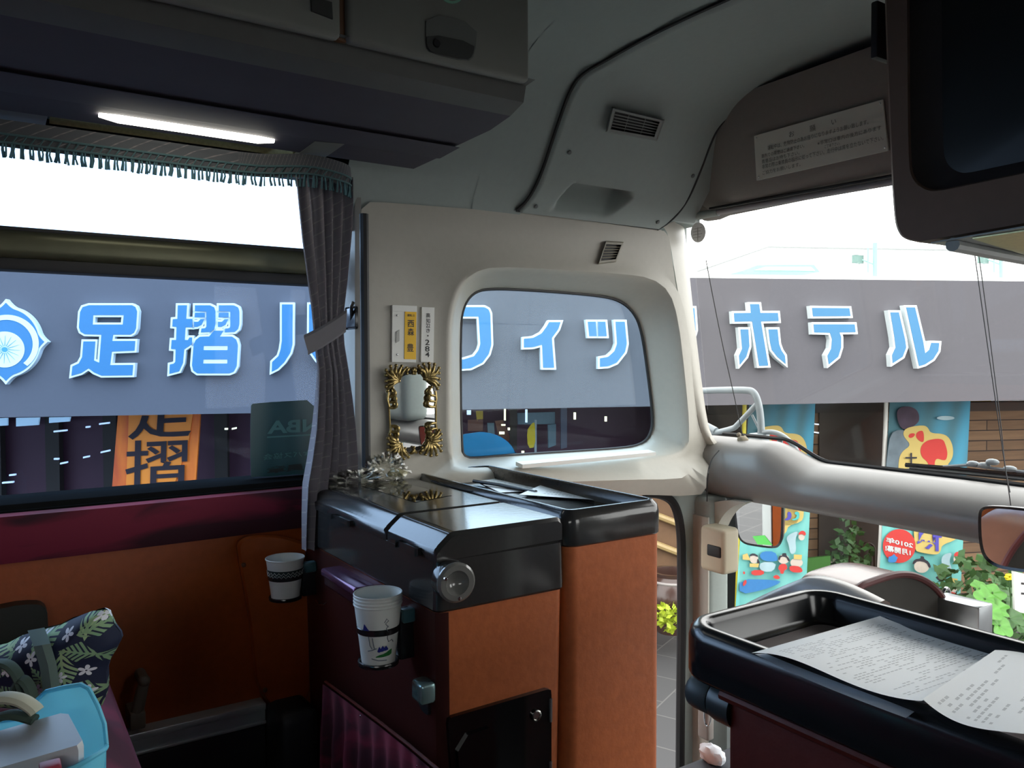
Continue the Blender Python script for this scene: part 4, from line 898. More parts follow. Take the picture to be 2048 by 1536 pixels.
A_ = [ZR(u, v+26, -.33) for u, v in hp]; 
def hz(u, v): p = Y(u, v, 1.06); return p
B_ = [hz(u, v) for u, v in hp]; mb.grid([[p+Vector((0, -.03, -.10)) for p in B_], [p+Vector((0, -.03, -.012)) for p in B_], [p+Vector((0, -.02, -.002)) for p in B_], B_, [p+Vector((0, .012, -.006)) for p in B_], [p+Vector((0, .025, -.03)) for p in B_], [p+Vector((0, .03, -.10)) for p in B_]])
mb.rbox(P(-.80, 1.035, FLR), P(-.62, 1.08, B_[0].z-CAMZ-.06), .01); solo('cowling', mb, mat('pale_vinyl', lin((.86, .84, .82)), .3, var=.04), 'pale rounded plastic cowling just behind the far rim of the console tray', 'cowling', smooth=60)

# ------------------------------------------------------------------ television hanging from the ceiling
tv = thing('television', 'large boxed television hanging from the ceiling at the right', 'television', P(-.35, 1.15, .19))
YT = 1.15; fy = lambda u, v, o=0.: Y(u, v, YT-o)
hm = mat('television_housing', lin((.42, .35, .31)), .6, spec=.2, var=.08, scale=50)
out = chaikin([(1766, -220), (1769, 0), (1782, 330), (1788, 430), (1793, 458), (1806, 478), (1838, 485)], 2, False)+[(2048, 448), (2700, 330), (2700, -220)]
inn = chaikin([(1812, -180), (1814, 0), (1816, 320), (1824, 362), (1856, 384), (1890, 380)], 2, False)+[(2048, 347), (2640, 245), (2640, -180)]
mb = MB(); N_ = 720; cc_ = (2250, 120)
po, pi_ = polar(out, cc_, N_), polar(inn, cc_, N_)
pin = [(lerp(a[0], cc_[0], .012), lerp(a[1], cc_[1], .012)) for a in pi_]
bk = [fy(u, v, 0)+Vector((-.02, .5, .012)) for u, v in po]
mb.loft([bk, [fy(u, v, -.02) for u, v in po], [fy(u, v, 0) for u, v in [(lerp(a[0], cc_[0], .006), lerp(a[1], cc_[1], .006)) for a in po]], [fy(u, v, 0) for u, v in pi_], [fy(u, v, -.02) for u, v in pin]], cap0=True); part('housing', mb, hm, tv, 40)
scr = [(lerp(a[0], cc_[0], .16), lerp(a[1], cc_[1], .14)) for a in pi_]
mb = MB().loft([[fy(u, v, -.02) for u, v in pin], [fy(u, v, -.035) for u, v in scr]]); part('bezel', mb, mat('dark_bezel', (.022, .019, .022), .4), tv)
mb = MB().loft([[fy(u, v, -.035) for u, v in scr], [fy(lerp(u, cc_[0], .5), lerp(v, cc_[1], .5), -.028) for u, v in scr], [fy(lerp(u, cc_[0], .98), lerp(v, cc_[1], .98), -.026) for u, v in scr]], cap1=True); part('screen', mb, mat('dark_screen', (.008, .010, .011), .35, spec=.3), tv, 60)
bz = lambda k: None
A = fy(1842, 486); zt = A.z-CAMZ-.003; f = lambda u, v, o=0.: ZR(u, v, zt-o)
mb = MB().prism([[f(u, v, -.001) for u, v in ((1862, 487), (2048, 455), (2160, 436), (2400, 560), (2200, 541), (2048, 517))]], (0, 0, .002)); part('underside_frame', mb, mat('lamp_frame_grey', lin((.50, .52, .51)), .4), tv)
mb = MB().prism([[f(u, v, .0015) for u, v in ((1945, 478), (2120, 452), (2260, 500), (2130, 535))]], (0, 0, .002)); part('lamp_tray', mb, brass, tv)
mb = MB().tube([f(1905, 489, .004), f(2000, 508, .004), f(2150, 536, .004)], .010, 10); part('lamp_tube', mb, mat('unlit_tube', lin((.55, .57, .56)), .3), tv)
mb = MB(); q = Y(1762, 40, 1.2); mb.rbox(q+Vector((-.012, -.01, -.06)), q+Vector((.0, .05, .03)), .003); part('side_slot', mb, black_rub, tv)

# ------------------------------------------------------------------ figurine on the dash, cables, lower mirror
t = thing('figurine', 'tiny beige clay figurine on the dash bump beside the windscreen', 'figurine', Y(1486, 893, 1.875))
c = Y(1486, 893, 1.875); cl = mat('beige_clay', lin((.60, .56, .48)), .8, var=.25, scale=150)
mb = MB().ball(c+Vector((0, 0, .0155)), .0195, 10, (1, .9, .85), .22, 2.5); part('body', mb, cl, t, 60)
mb = MB().ball(c+Vector((-.014, -.002, .034)), .0068, 8, (1, 1, 1), .2); part('head', mb, cl, t, 60)
mb = MB().tube([c+Vector((.004, -.012, .001)), c+Vector((.034, -.008, .001))], .0016, 6); part('stick', mb, mat('twig', (.10, .07, .05), .8), t)
wire = mat('black_wire', (.02, .02, .022), .5)
def cable(pts, y, label, r=.0014): solo('cable', MB().tube([Y(u, v, y) for u, v in chaikin(pts, 2, False)], r, 5), wire, label, 'cable')
cable([(1412, 520), (1425, 590), (1445, 690), (1468, 790), (1485, 870)], 1.87, 'thin dark cable slanting down the windscreen beside the front pillar')
cable([(1944, 470), (1962, 600), (1988, 780), (2005, 900), (2018, 985), (2024, 1030)], 1.80, 'left one of the two thin cables hanging before the windscreen at the right', .0011)
cable([(1952, 470), (1970, 600), (1993, 780), (2003, 860), (2010, 935), (2020, 985)], 1.86, 'right one of the two thin cables hanging before the windscreen at the right', .0011)
rm = thing('rear_view_mirror', 'black rimmed mirror reflecting the tan cabinet below the dash at the right edge', 'mirror', Y(2050, 1140, 1.46))
mo = chaikin([(1957, 1032), (1962, 1014), (1985, 1009), (2080, 1018), (2230, 1045), (2255, 1060), (2250, 1150), (2225, 1165), (2100, 1148), (2010, 1140), (1975, 1124), (1960, 1096)], 2)
ctr = Y(1992, 1080, 1.46); tgt = P(-1.078, .88, -.58); nrm = ((EYE-ctr).normalized()+(tgt-ctr).normalized()).normalized()
def on_mir(u, v, o=0.): d = ray(u, v); return EYE+d*((ctr-EYE).dot(nrm)/d.dot(nrm)) + nrm*o
mi = offset(mo, -6); L0 = [on_mir(u, v, 0) for u, v in mo]; back = [lerp(p, on_mir(2105, 1085), .10)-nrm*.03 for p in L0]
mb = MB().loft([[lerp(p, on_mir(2105, 1085), .3)-nrm*.04 for p in L0], back, L0, [lerp(p, on_mir(2105, 1085), .006)+nrm*.004 for p in L0], [on_mir(u, v, .002) for u, v in mi]], cap0=True); part('housing', mb, black_pl, rm, 60)
mb = MB().flat([[on_mir(u, v, .0022) for u, v in mi]]); part('glass', mb, mirror_m, rm, 0)
mb = MB().tube([ctr-nrm*.03, ctr-nrm*.03+Vector((.05, .05, .05)), P(ctr.x+.08, 1.84, -.36)], .008, 8); part('arm', mb, black_pl, rm)

# ------------------------------------------------------------------ seat and the bags on it
t = thing('seat', 'crimson velvet front seat cushion under the bags at lower left', 'seat', P(-1.2, -.1, FLR))
mb = MB(); L = []
prof = [(-.03, -.80), (-.004, -.77), (.006, -.70), (.010, -.64), (.006, -.575), (-.012, -.53), (-.045, -.505), (-.09, -.497)]
for e, r in prof: L.append([P(a, b, r) for a, b in rrect(-1.66-0, -.74+e, -.42, .165+e, .06, 8)])
mb.loft(L, cap0=True, cap1=True); part('cushion', mb, velvet_m, t, 70)
mb = MB().rbox(P(-1.60, -.38, FLR), P(-.80, .08, -.79), .02); part('base', mb, mat('seat_base', (.02, .02, .022), .6), t)
mb = MB().rbox(P(-1.62, -.60, -.75), P(-.76, -.40, .0), .06, 4); part('backrest', mb, velvet_m, t, 60)
def aloha():
    m = mat('tropical_print', (.010, .018, .055), .8, var=0.); t = NT(m); p = m.node_tree.nodes['Principled BSDF']; tc = t.n('ShaderNodeTexCoord')
    def vor(scale, seed):
        mp = t.n('ShaderNodeMapping'); mp.inputs['Scale'].default_value = (scale,)*3; mp.inputs['Location'].default_value = (seed, seed*.7, 0); t.l(tc.outputs['UV'], mp.inputs[0])
        v = t.n('ShaderNodeTexVoronoi', voronoi_dimensions='2D'); v.inputs['Scale'].default_value = 1; v.inputs['Randomness'].default_value = .8; t.l(mp.outputs[0], v.inputs['Vector'])
        sb = t.n('ShaderNodeVectorMath', operation='SUBTRACT'); t.l(mp.outputs[0], sb.inputs[0]); t.l(v.outputs['Position'], sb.inputs[1])
        sp = t.n('ShaderNodeSeparateXYZ'); t.l(sb.outputs[0], sp.inputs[0]); sc = t.n('ShaderNodeSeparateColor'); t.l(v.outputs['Color'], sc.inputs[0]); return sp.outputs[0], sp.outputs[1], sc.outputs[0]
    x, y, c = vor(.72, 1.3); th = t.m('MULTIPLY', c, 6.28); cs, sn = t.m('COSINE', th), t.m('SINE', th)
    a = t.m('ADD', t.m('MULTIPLY', x, cs), t.m('MULTIPLY', y, sn)); b = t.m('SUBTRACT', t.m('MULTIPLY', y, cs), t.m('MULTIPLY', x, sn)); ab = t.m('ABSOLUTE', b)
    teeth = t.m('GREATER_THAN', t.m('SINE', t.m('MULTIPLY', t.m('ADD', a, t.m('MULTIPLY', ab, -1.0)), 46)), -.35)
    wid = t.m('MULTIPLY', t.m('SUBTRACT', .52, t.m('ABSOLUTE', a)), .55); inl = t.m('LESS_THAN', ab, wid); core = t.m('LESS_THAN', ab, .025)
    leaf = t.m('MULTIPLY', t.m('MAXIMUM', teeth, core), inl)
    nz = t.n('ShaderNodeTexNoise'); nz.inputs['Scale'].default_value = 2; t.l(tc.outputs['UV'], nz.inputs['Vector'])
    lc = t.mix(nz.outputs[0], (.20, .42, .24), (.48, .55, .26)); c1_ = t.mix(leaf, (.008, .014, .045), lc)
    x, y, c = vor(.9, 7.7); th = t.m('MULTIPLY', c, 6.28); cs, sn = t.m('COSINE', th), t.m('SINE', th)
    a = t.m('ADD', t.m('MULTIPLY', x, cs), t.m('MULTIPLY', y, sn)); b = t.m('SUBTRACT', t.m('MULTIPLY', y, cs), t.m('MULTIPLY', x, sn)); ab = t.m('ABSOLUTE', b)
    teeth = t.m('GREATER_THAN', t.m('SINE', t.m('MULTIPLY', t.m('ADD', a, t.m('MULTIPLY', ab, -1.0)), 44)), -.35)
    lf2 = t.m('MULTIPLY', t.m('MAXIMUM', teeth, t.m('LESS_THAN', ab, .025)), t.m('LESS_THAN', ab, t.m('MULTIPLY', t.m('SUBTRACT', .5, t.m('ABSOLUTE', a)), .55)))
    c1_ = t.mix(lf2, c1_, t.mix(nz.outputs[0], (.14, .34, .22), (.36, .46, .22)))
    x, y, c = vor(1.25, 4.1); r = t.m('SQRT', t.m('ADD', t.m('MULTIPLY', x, x), t.m('MULTIPLY', y, y))); an = t.m('ARCTAN2', y, x)
    pet = t.m('MULTIPLY_ADD', t.m('ABSOLUTE', t.m('COSINE', t.m('MULTIPLY', an, 2.5))), .20, .055); fl = t.m('MULTIPLY', t.m('LESS_THAN', r, pet), t.m('MULTIPLY', t.m('GREATER_THAN', r, .03), t.m('LESS_THAN', c, .72)))
    t.l(t.mix(fl, c1_, (.8, .8, .85)), p.inputs['Base Color']); return m
def inflate(poly, fpl, d, n=12, uvf=None):
    """pillow between two bulging faces over a flat outline"""
    c = (sum(p[0] for p in poly)/len(poly), sum(p[1] for p in poly)/len(poly)); mb = MB(); uv = lambda u, v: (u/62, v/62)
    for sg in (1, -1):
        rows = []; uvs = []
        for i in range(n+1):
            k = i/n; h = d*(max(0, 1-(1-k)**2.2))**.6*sg; row = []
            for u, v in poly:
                a, b = lerp(u, c[0], k), lerp(v, c[1], k); row.append(fpl(a, b)+CF*(-h)+Vector((0, 0, .004*noise.noise(Vector((a*.03, b*.03, sg)))))); uvs.append(uv(a, b))
            rows.append(row)
        o = len(mb.v); mb.grid(rows, closed=True)
        for i, q in enumerate(uvs): mb.uv[o+i] = q
    return mb
fb = thing('floral_bag', 'navy tropical print bag of fern leaves and white flowers on the velvet seat', 'bag', S(60, 1415, 1.14))
bp = chaikin([(-90, 1310), (0, 1288), (60, 1266), (110, 1252), (160, 1232), (193, 1218), (214, 1214), (224, 1240), (247, 1272), (236, 1292), (212, 1332), (214, 1380), (208, 1408), (196, 1415), (120, 1415), (0, 1415), (-90, 1412)], 1)
mb = inflate(bp, lambda u, v: S(u, v, 1.14), .05); part('bag_body', mb, aloha(), fb, 60)
grn = mat('sage_webbing', (.13, .19, .165), .85, var=.1)
sp_ = [(72, 1258), (84, 1290), (96, 1330), (102, 1370), (104, 1412)]; mb = MB()
hs = lambda u: .05*max(.2, 1-((u-70)/170)**2)
mb.grid([[S(u-17, v+3, 1.14-.054*max(.35, min(1, (v-1235)/60))) for u, v in sp_], [S(u, v, 1.14-.060*max(.35, min(1, (v-1235)/60))) for u, v in sp_], [S(u+17, v-3, 1.14-.054*max(.35, min(1, (v-1235)/60))) for u, v in sp_]]); part('strap', mb, grn, fb)
for k, pts in enumerate(([(-30, 1330), (10, 1324), (34, 1345), (48, 1385), (50, 1425)], [(30, 1376), (42, 1356), (56, 1368), (66, 1395), (66, 1430)])):
    mb = MB().tube([S(u, v, 1.06) for u, v in chaikin(pts, 2, False)], .011, 8, flat=.45); part('handle', mb, mat('dark_sage', (.045, .075, .06), .85), fb)
S74 = lambda u, v, s: S(u, v, s*.74)
tt = thing('tote_bag', 'light blue open tote bag in the lower left corner', 'bag', S74(100, 1640, .95))
blue = mat('light_blue_plastic', lin((.50, .88, .97)), .5, var=.05, scale=12)
_t = NT(blue); _p = blue.node_tree.nodes['Principled BSDF']; tl = _t.n('ShaderNodeBsdfTranslucent'); tl.inputs[0].default_value = (.22, .74, .90, 1); mx = _t.n('ShaderNodeMixShader'); mx.inputs[0].default_value = .35
_t.l(_p.outputs[0], mx.inputs[1]); _t.l(tl.outputs[0], mx.inputs[2]); _t.l(mx.outputs[0], blue.node_tree.nodes['Material Output'].inputs[0])
# four bag walls: back wall, right gusset and near wall, in one body
bw = [(-60, 1455), (0, 1442), (70, 1432), (76, 1398), (92, 1383), (130, 1374), (162, 1369), (178, 1378), (196, 1412), (209, 1448), (213, 1490)]
nw = [(-60, 1600), (0, 1592), (60, 1566), (110, 1549), (150, 1534), (176, 1520), (196, 1508), (205, 1502), (209, 1499), (212, 1496), (213, 1492)]
top_b = [S74(u, v, 1.07-.05*i/10) for i, (u, v) in enumerate(bw)]; top_n = [S74(u, v, .90+.115*(i/10)**2) for i, (u, v) in enumerate(nw)]
mb = MB(); 
down = lambda p, z, k: Vector((lerp(p.x, -.86, k), lerp(p.y, .02, k), z)); zb_ = CAMZ-.494
mb.grid([top_b, [down(p, lerp(p.z, zb_, .5), .03) for p in top_b], [down(p, zb_, .1) for p in top_b]])
mb.grid([top_n, [down(p, lerp(p.z, zb_, .5), .03)+Vector((.004, -.006, 0)) for p in top_n], [down(p, zb_, .1) for p in top_n]])
mb.grid([[down(p, zb_, .1) for p in top_b], [down(p, zb_, .1) for p in top_n]]); part('bag_body', mb, blue, tt, 50)
mb = MB().tube(top_b, .0022, 6); mb.tube(top_n, .0022, 6); part('hem', mb, blue, tt)
mb = MB().tube([S74(u, v, 1.0) for u, v in chaikin([(-50, 1440), (-20, 1400), (12, 1394), (44, 1400), (68, 1416), (74, 1424)], 2, False)], .0085, 8, flat=.6); part('handle', mb, mat('cream_webbing', lin((.78, .78, .70)), .8), tt)
mb = MB().tube([S74(u, v, .995) for u, v in chaikin([(-50, 1462), (0, 1432), (30, 1428), (70, 1440)], 2, False)], .007, 8, flat=.6); part('handle', mb, mat('dark_sage', (.045, .075, .06), .85), tt)
# clear box inside the tote
bx = thing('plastic_box', 'frosted white plastic box inside the light blue tote', 'box', S74(80, 1560, .95))
A, B, C_, D_ = S74(-40, 1478, .99), S74(134, 1428, 1.0), S74(168, 1492, .93), S74(-10, 1560, .91)
D_ = A+C_-B; dn = Vector((0, 0, -.10)); frost = mat('frosted_plastic', lin((.80, .83, .85)), .35, var=.04, spec=.6)
def rb(q, d): 
    c = sum(q, Vector())/4; o = []
    for i in range(4):
        p = q[i]
        for k in (-1, 1): o.append(p+((q[i-1] if k < 0 else q[(i+1) % 4])-p).normalized()*.006)
    return [p+d for p in o]
def quad_in(q, k): c = sum(q, Vector())/4; return [lerp(p, c, k) for p in q]
Q = [A, B, C_, D_]; mb = MB().loft([rb(Q, dn), rb(Q, Vector((0, 0, -.004))), rb(quad_in(Q, .03), Vector((0, 0, 0)))], cap0=True, cap1=True); part('box_body', mb, frost, bx, 30)
mb = MB().loft([rb(quad_in(Q, -.025), Vector((0, 0, -.018))), rb(quad_in(Q, -.025), Vector((0, 0, -.002))), rb(quad_in(Q, .0), Vector((0, 0, .0025)))], cap1=True); part('lid', mb, frost, bx, 30)
mb = MB().rbox(S74(112, 1532, .90)+Vector((-.012, -.012, -.05)), S74(112, 1532, .90)+Vector((.004, .004, .002)), .002); solo('red_card', mb, mat('red_print', (.35, .02, .05), .5), 'small red card edge between the frosted box and the tote rim', 'card')
# ------------------------------------------------------------------ street and hotel front
DF, DB, DW = 6.0, 6.55, 7.3
pav = mat('stone_paving', lin((.38, .37, .37)), .8, var=.15, scale=6)
def paving():
    t = NT(pav); p = pav.node_tree.nodes['Principled BSDF']; tc = t.n('ShaderNodeTexCoord'); br = t.n('ShaderNodeTexBrick'); br.offset = .5
    mp = t.n('ShaderNodeMapping'); mp.inputs['Rotation'].default_value = (0, 0, math.atan2(NR.y, NR.x)); t.l(tc.outputs['Object'], mp.inputs[0]); t.l(mp.outputs[0], br.inputs['Vector'])
    for i, v in (('Color1', (.070, .068, .070, 1)), ('Color2', (.055, .053, .056, 1)), ('Mortar', (.12, .115, .112, 1))): br.inputs[i].default_value = v
    br.inputs['Scale'].default_value = 1; br.inputs['Brick Width'].default_value = .42; br.inputs['Row Height'].default_value = .42; br.inputs['Mortar Size'].default_value = .006
    t.l(br.outputs[0], p.inputs['Base Color'])
paving()
mb = MB().rbox((-30, -30, -.05), (30, 30, 0), 0); struct('ground', mb, pav)
fasc = mat('grey_render', (.104, .101, .115), .9, var=.06, scale=45, bump=.08)
def woodwall():
    m = mat('brown_boards', (.10, .06, .035), .75, var=0.); t = NT(m); p = m.node_tree.nodes['Principled BSDF']; tc = t.n('ShaderNodeTexCoord'); br = t.n('ShaderNodeTexBrick'); br.offset = .37
    t.l(tc.outputs['UV'], br.inputs['Vector'])
    for i, v in (('Color1', (.22, .135, .075, 1)), ('Color2', (.15, .09, .05, 1)), ('Mortar', (.02, .012, .008, 1))): br.inputs[i].default_value = v
    br.inputs['Scale'].default_value = 1; br.inputs['Brick Width'].default_value = 5.5; br.inputs['Row Height'].default_value = .105; br.inputs['Mortar Size'].default_value = .007; br.inputs['Mortar Smooth'].default_value = .4
    nz = t.n('ShaderNodeTexNoise'); nz.inputs['Scale'].default_value = 3; nz.inputs['Detail'].default_value = 6; mp = t.n('ShaderNodeMapping'); mp.inputs['Scale'].default_value = (1, 9, 1); t.l(tc.outputs['UV'], mp.inputs[0]); t.l(mp.outputs[0], nz.inputs['Vector'])
    mm = t.n('ShaderNodeMix', data_type='RGBA', blend_type='MULTIPLY'); mm.inputs[0].default_value = .6; t.l(br.outputs[0], mm.inputs[6]); rp = t.n('ShaderNodeValToRGB'); rp.color_ramp.elements[0].color = (.35, .3, .28, 1); rp.color_ramp.elements[1].color = (1.5, 1.45, 1.35, 1); t.l(nz.outputs[0], rp.inputs[0]); t.l(rp.outputs[0], mm.inputs[7])
    t.l(mm.outputs[2], p.inputs['Base Color']); return m
wood = woodwall()
def at(l, D, z): return NF*D+NR*l+Vector((0, 0, z))        # l along the front, D in front of the bus, z above the road
def lcoord(u, D): return N(u, 700, D).dot(NR)
hb = thing('hotel_building', 'grey rendered hotel front with timber walls under its deep fascia', 'building', at(0, 9, 0))
TL, TR_, BR_, BL_ = N(-60, 541, DF), N(2120, 564, DF), N(2120, 799, DF), N(-60, 836, DF)
dl = (TR_-TL)/(1); ext = lambda a, b, k: a+(b-a)*k
q = [ext(TR_, TL, 1.8), ext(TL, TR_, 1.6), ext(BL_, BR_, 1.6), ext(BR_, BL_, 1.8)]
mb = MB().prism([q], NF*.25); part('fascia', mb, fasc, hb, 0)
zt = TL.z; mb = MB().prism([[p+NF*.0+Vector((0, 0, .002)) for p in (q[0], q[1])]+[q[1]+NF*5, q[0]+NF*5]], Vector((0, 0, .03))); part('canopy_roof', mb, mat('white_roof', lin((.90, .92, .92)), .7), hb, 0)
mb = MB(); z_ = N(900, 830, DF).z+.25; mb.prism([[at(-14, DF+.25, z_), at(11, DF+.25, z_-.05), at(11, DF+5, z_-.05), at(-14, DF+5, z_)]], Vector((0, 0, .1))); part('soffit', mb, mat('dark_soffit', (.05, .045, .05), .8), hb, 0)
# timber wall to the right of the entrance
lw0, lw1 = lcoord(1330, DW), lcoord(2500, DW); zt2 = N(2000, 818, DW).z
w_ = lw1-lw0; mb = MB().add([at(lw0, DW, 0), at(lw1, DW, 0), at(lw1, DW, zt2), at(lw0, DW, zt2)], [(0, 1, 2, 3)], [(0, 0), (w_, 0), (w_, zt2), (0, zt2)])
mb.add([at(lw0, DW+.12, 0), at(lw1, DW+.12, 0), at(lw1, DW+.12, zt2), at(lw0, DW+.12, zt2)], [(0, 1, 5, 4), (3, 2, 6, 7), (0, 3, 7, 4)] if False else [(0, 1, 2, 3)], [(0, 0), (w_, 0), (w_, zt2), (0, zt2)]); part('timber_wall', mb, wood, hb, 0)
mb = MB(); mb.prism([[at(lw0, DW-.06, zt2), at(lw1, DW-.06, zt2-.03), at(lw1, DW-.06, zt2+.06), at(lw0, DW-.06, zt2+.09)]], NF*.2); part('timber_cap', mb, mat('dark_timber', (.03, .02, .015), .7), hb, 0)
mb = MB(); mb.prism([[at(lw0-1, DW+2.2, 0), at(lw1, DW+2.2, 0), at(lw1, DW+2.2, 3.2), at(lw0-1, DW+2.2, 3.2)]], NF*.1); part('white_inner_wall', mb, mat('pale_wall', lin((.86, .88, .88)), .8), hb, 0)
dk = mat('dark_panel', (.075, .020, .040), .6)
la, lb_ = lcoord(-900, 8.2), lcoord(1330, DW)
mb = MB().prism([[at(la, 8.2, 0), at(lb_+.3, 8.2, 0), at(lb_+.3, 8.2, 3.0), at(la, 8.2, 3.0)]], NF*.1); part('entrance_wall', mb, dk, hb, 0)
for i in range(14):
    l = lerp(la, lcoord(640, 8.0), i/13); mb = MB().prism([[at(l, 8.05, 0), at(l+.12, 8.05, 0), at(l+.12, 8.05, 3), at(l, 8.05, 3)]], NF*.1); part('timber_post', mb, mat('dark_timber', (.03, .02, .015), .7), hb, 0)
# strips of light and small lit lamps in the dark entrance
ls = emis('lit_strip', (.85, .92, 1), .9); wl = emis('warm_lamp', (1, .8, .45), 2.2)
for k, (u, v, w, s_, m) in enumerate(((120, 862, 26, -.10, ls), (175, 854, 8, -.1, ls), (208, 847, 20, -.12, ls), (172, 914, 12, -.2, ls), (210, 903, 18, -.22, ls), (127, 926, 14, -.2, ls), (112, 918, 9, 0, ls), (24, 950, 12, -.1, ls), (15, 965, 22, -.08, ls), (452, 858, 6, 0, wl), (468, 857, 9, -.2, wl))):
    mb = MB().prism([[N(u-w/2, v-s_*w/2-1.6, 7.9), N(u+w/2, v+s_*w/2-1.6, 7.9), N(u+w/2, v+s_*w/2+1.6, 7.9), N(u-w/2, v-s_*w/2+1.6, 7.9)]], NF*.03); part('light_strip' if m is ls else 'wall_lamp', mb, m, hb, 0)
pl_ = mat('pale_signboard', lin((.62, .72, .74)), .6)
for q_ in ([(32, 836), (78, 835), (76, 850), (32, 853)], [(98, 835), (140, 834), (138, 843), (98, 846)], [(-40, 838), (14, 836), (14, 851), (-40, 854)]):
    mb = MB().prism([[N(u, v, 7.95) for u, v in q_]], NF*.03); part('lit_window', mb, emis('dim_window', (.55, .72, .80), .55), hb, 0)
# inside the lobby seen through the quarter window
def board(q_, D, m, nm, th=.03): mb = MB().prism([[N(u, v, D) for u, v in q_]], NF*th); part(nm, mb, m, hb, 0)
board([(1035, 826), (1110, 824), (1110, 848), (1036, 849)], 7.9, mat('grey_panel', lin((.40, .48, .52)), .6), 'lobby_panel')
board([(1096, 850), (1112, 848), (1112, 890), (1097, 896)], 7.85, mat('grey_panel', lin((.40, .48, .52)), .6), 'lobby_panel')
board([(1020, 815), (1034, 815), (1034, 900), (1020, 902)], 7.8, mat('dark_timber', (.03, .02, .015), .7), 'lobby_post')
board([(1122, 812), (1134, 812), (1134, 895), (1122, 898)], 7.8, mat('grey_post', lin((.36, .36, .42)), .6), 'lobby_post')
board([(936, 840), (966, 838), (966, 862), (936, 862)], 7.9, mat('brown_poster', lin((.45, .28, .22)), .6), 'poster')
board([(952, 822), (966, 822), (966, 840), (954, 842)], 7.9, mat('yellow_poster', lin((.75, .62, .20)), .6), 'poster')
board([(990, 842), (1006, 840), (1022, 880), (1000, 884)], 7.9, mat('brown_poster', lin((.45, .28, .22)), .6), 'poster')
board([(975, 846), (988, 846), (990, 876), (976, 876)], 7.9, mat('grey_panel', lin((.40, .48, .52)), .6), 'lobby_panel')
for (u, v, w, h, m) in ((938, 825, 8, 9, ls), (1053, 832, 4, 26, ls), (1010, 826, 3, 30, wl), (1004, 866, 10, 5, wl), (1018, 858, 4, 5, wl), (1007, 850, 8, 3, wl), (1046, 904, 5, 4, wl), (1150, 832, 4, 14, wl), (1212, 838, 4, 10, wl)):
    board([(u-w/2, v-h/2), (u+w/2, v-h/2), (u+w/2, v+h/2), (u-w/2, v+h/2)], 7.75, m, 'wall_lamp', .02)
fl_ = thing('yellow_flag', 'narrow yellow flag in the lobby seen through the quarter window', 'flag', N(1063, 900, 7.3))
mb = MB().prism([[N(u, v, 7.3) for u, v in chaikin([(1054, 862), (1060, 852), (1066, 845), (1070, 846), (1071, 894), (1056, 897)], 1)]], NF*.01); part('cloth', mb, mat('yellow_cloth', lin((.80, .70, .15)), .8), fl_, 0)
mb = MB().tube([N(1071, 840, 7.31), N(1071, 905, 7.31)], .012, 6); part('pole', mb, steel_grey, fl_)

# ------------------------------------------------------------------ the raised sign characters
let_w = mat('white_letter_side', lin((.86, .90, .91)), .5, var=.03); let_b = mat('sky_blue_letter', (.035, .180, .36), .45, var=.04)
Z1 = lambda p: (p[0]/5.909, 560+p[1]/5.909); Z2 = lambda p: (320+p[0]/5.909, 580+p[1]/5.909); Z3 = lambda p: (900+p[0]/4.8, 600+p[1]/4.8); Z4 = lambda p: (1440+p[0]/4.267, 580+p[1]/4.267)
CH = []
CH.append(('foot', Z1, [[(1050, 297), (1560, 297), (1598, 318), (1618, 370), (1605, 570), (1580, 622), (1540, 645), (1335, 645), (1325, 720), (1597, 720), (1588, 835), (1320, 845), (1300, 1005), (1572, 1003), (1562, 1125), (1200, 1130), (1110, 1092), (1045, 1042), (960, 1098), (843, 1132), (855, 1020), (930, 985), (970, 910), (985, 725), (1125, 725), (1108, 950), (1172, 978), (1198, 645), (1000, 640), (950, 610), (932, 560), (945, 380), (975, 320)]], [[(1100, 414), (1462, 414), (1450, 526), (1093, 526)]], 'blue kanji with a boxed top, first character right of the emblem'))
hane = lambda d: [[(412+d, 180), (590+d, 180), (640+d, 205), (655+d, 250), (655+d, 400), (640+d, 460), (600+d, 495), (482+d, 500), (490+d, 455), (535+d, 450), (548+d, 430), (548+d, 255), (412+d, 250)], [(412+d, 268), (528+d, 268), (528+d, 322), (408+d, 322)], [(402+d, 375), (450+d, 375), (480+d, 345), (523+d, 345), (490+d, 410), (440+d, 435), (402+d, 435)]]
CH.append(('rub', Z2, [[(210, 180), (318, 180), (308, 340), (382, 340), (382, 440), (300, 440), (292, 590), (330, 590), (348, 560), (378, 560), (376, 640), (285, 700), (270, 860), (225, 960), (110, 990), (115, 880), (160, 870), (180, 850), (185, 700), (130, 695), (138, 590), (190, 590), (195, 435), (145, 430), (150, 345), (205, 340)]]+hane(0)+hane(282)+[[(640, 480), (750, 480), (705, 550), (850, 550), (900, 585), (920, 650), (905, 900), (870, 965), (820, 985), (440, 985), (392, 950), (378, 890), (397, 640), (422, 590), (470, 552), (580, 548)]], [[(516, 660), (800, 660), (797, 710), (514, 710)], [(512, 820), (797, 820), (794, 868), (510, 868)]], 'dense blue kanji of many strokes, second character right of the emblem'))
CH.append(('ha', Z2, [[(1440, 170), (1568, 170), (1565, 640), (1540, 740), (1470, 850), (1390, 930), (1320, 965), (1325, 850), (1400, 780), (1425, 700), (1440, 600)], [(1762, 170), (1890, 170), (1890, 600), (1910, 690), (1980, 780), (2060, 850), (2060, 965), (1960, 930), (1850, 830), (1775, 720), (1760, 600)]], [], 'blue katakana of two curved strokes partly behind the curtain'))
CH.append(('fu', Z3, [[(-60, 68), (330, 68), (370, 90), (387, 130), (397, 430), (372, 520), (312, 600), (200, 655), (100, 662), (-20, 650), (-20, 570), (130, 570), (230, 540), (275, 480), (292, 420), (275, 158), (-60, 158)]], [], 'large blue katakana hook cut off by the left edge of the quarter window'))
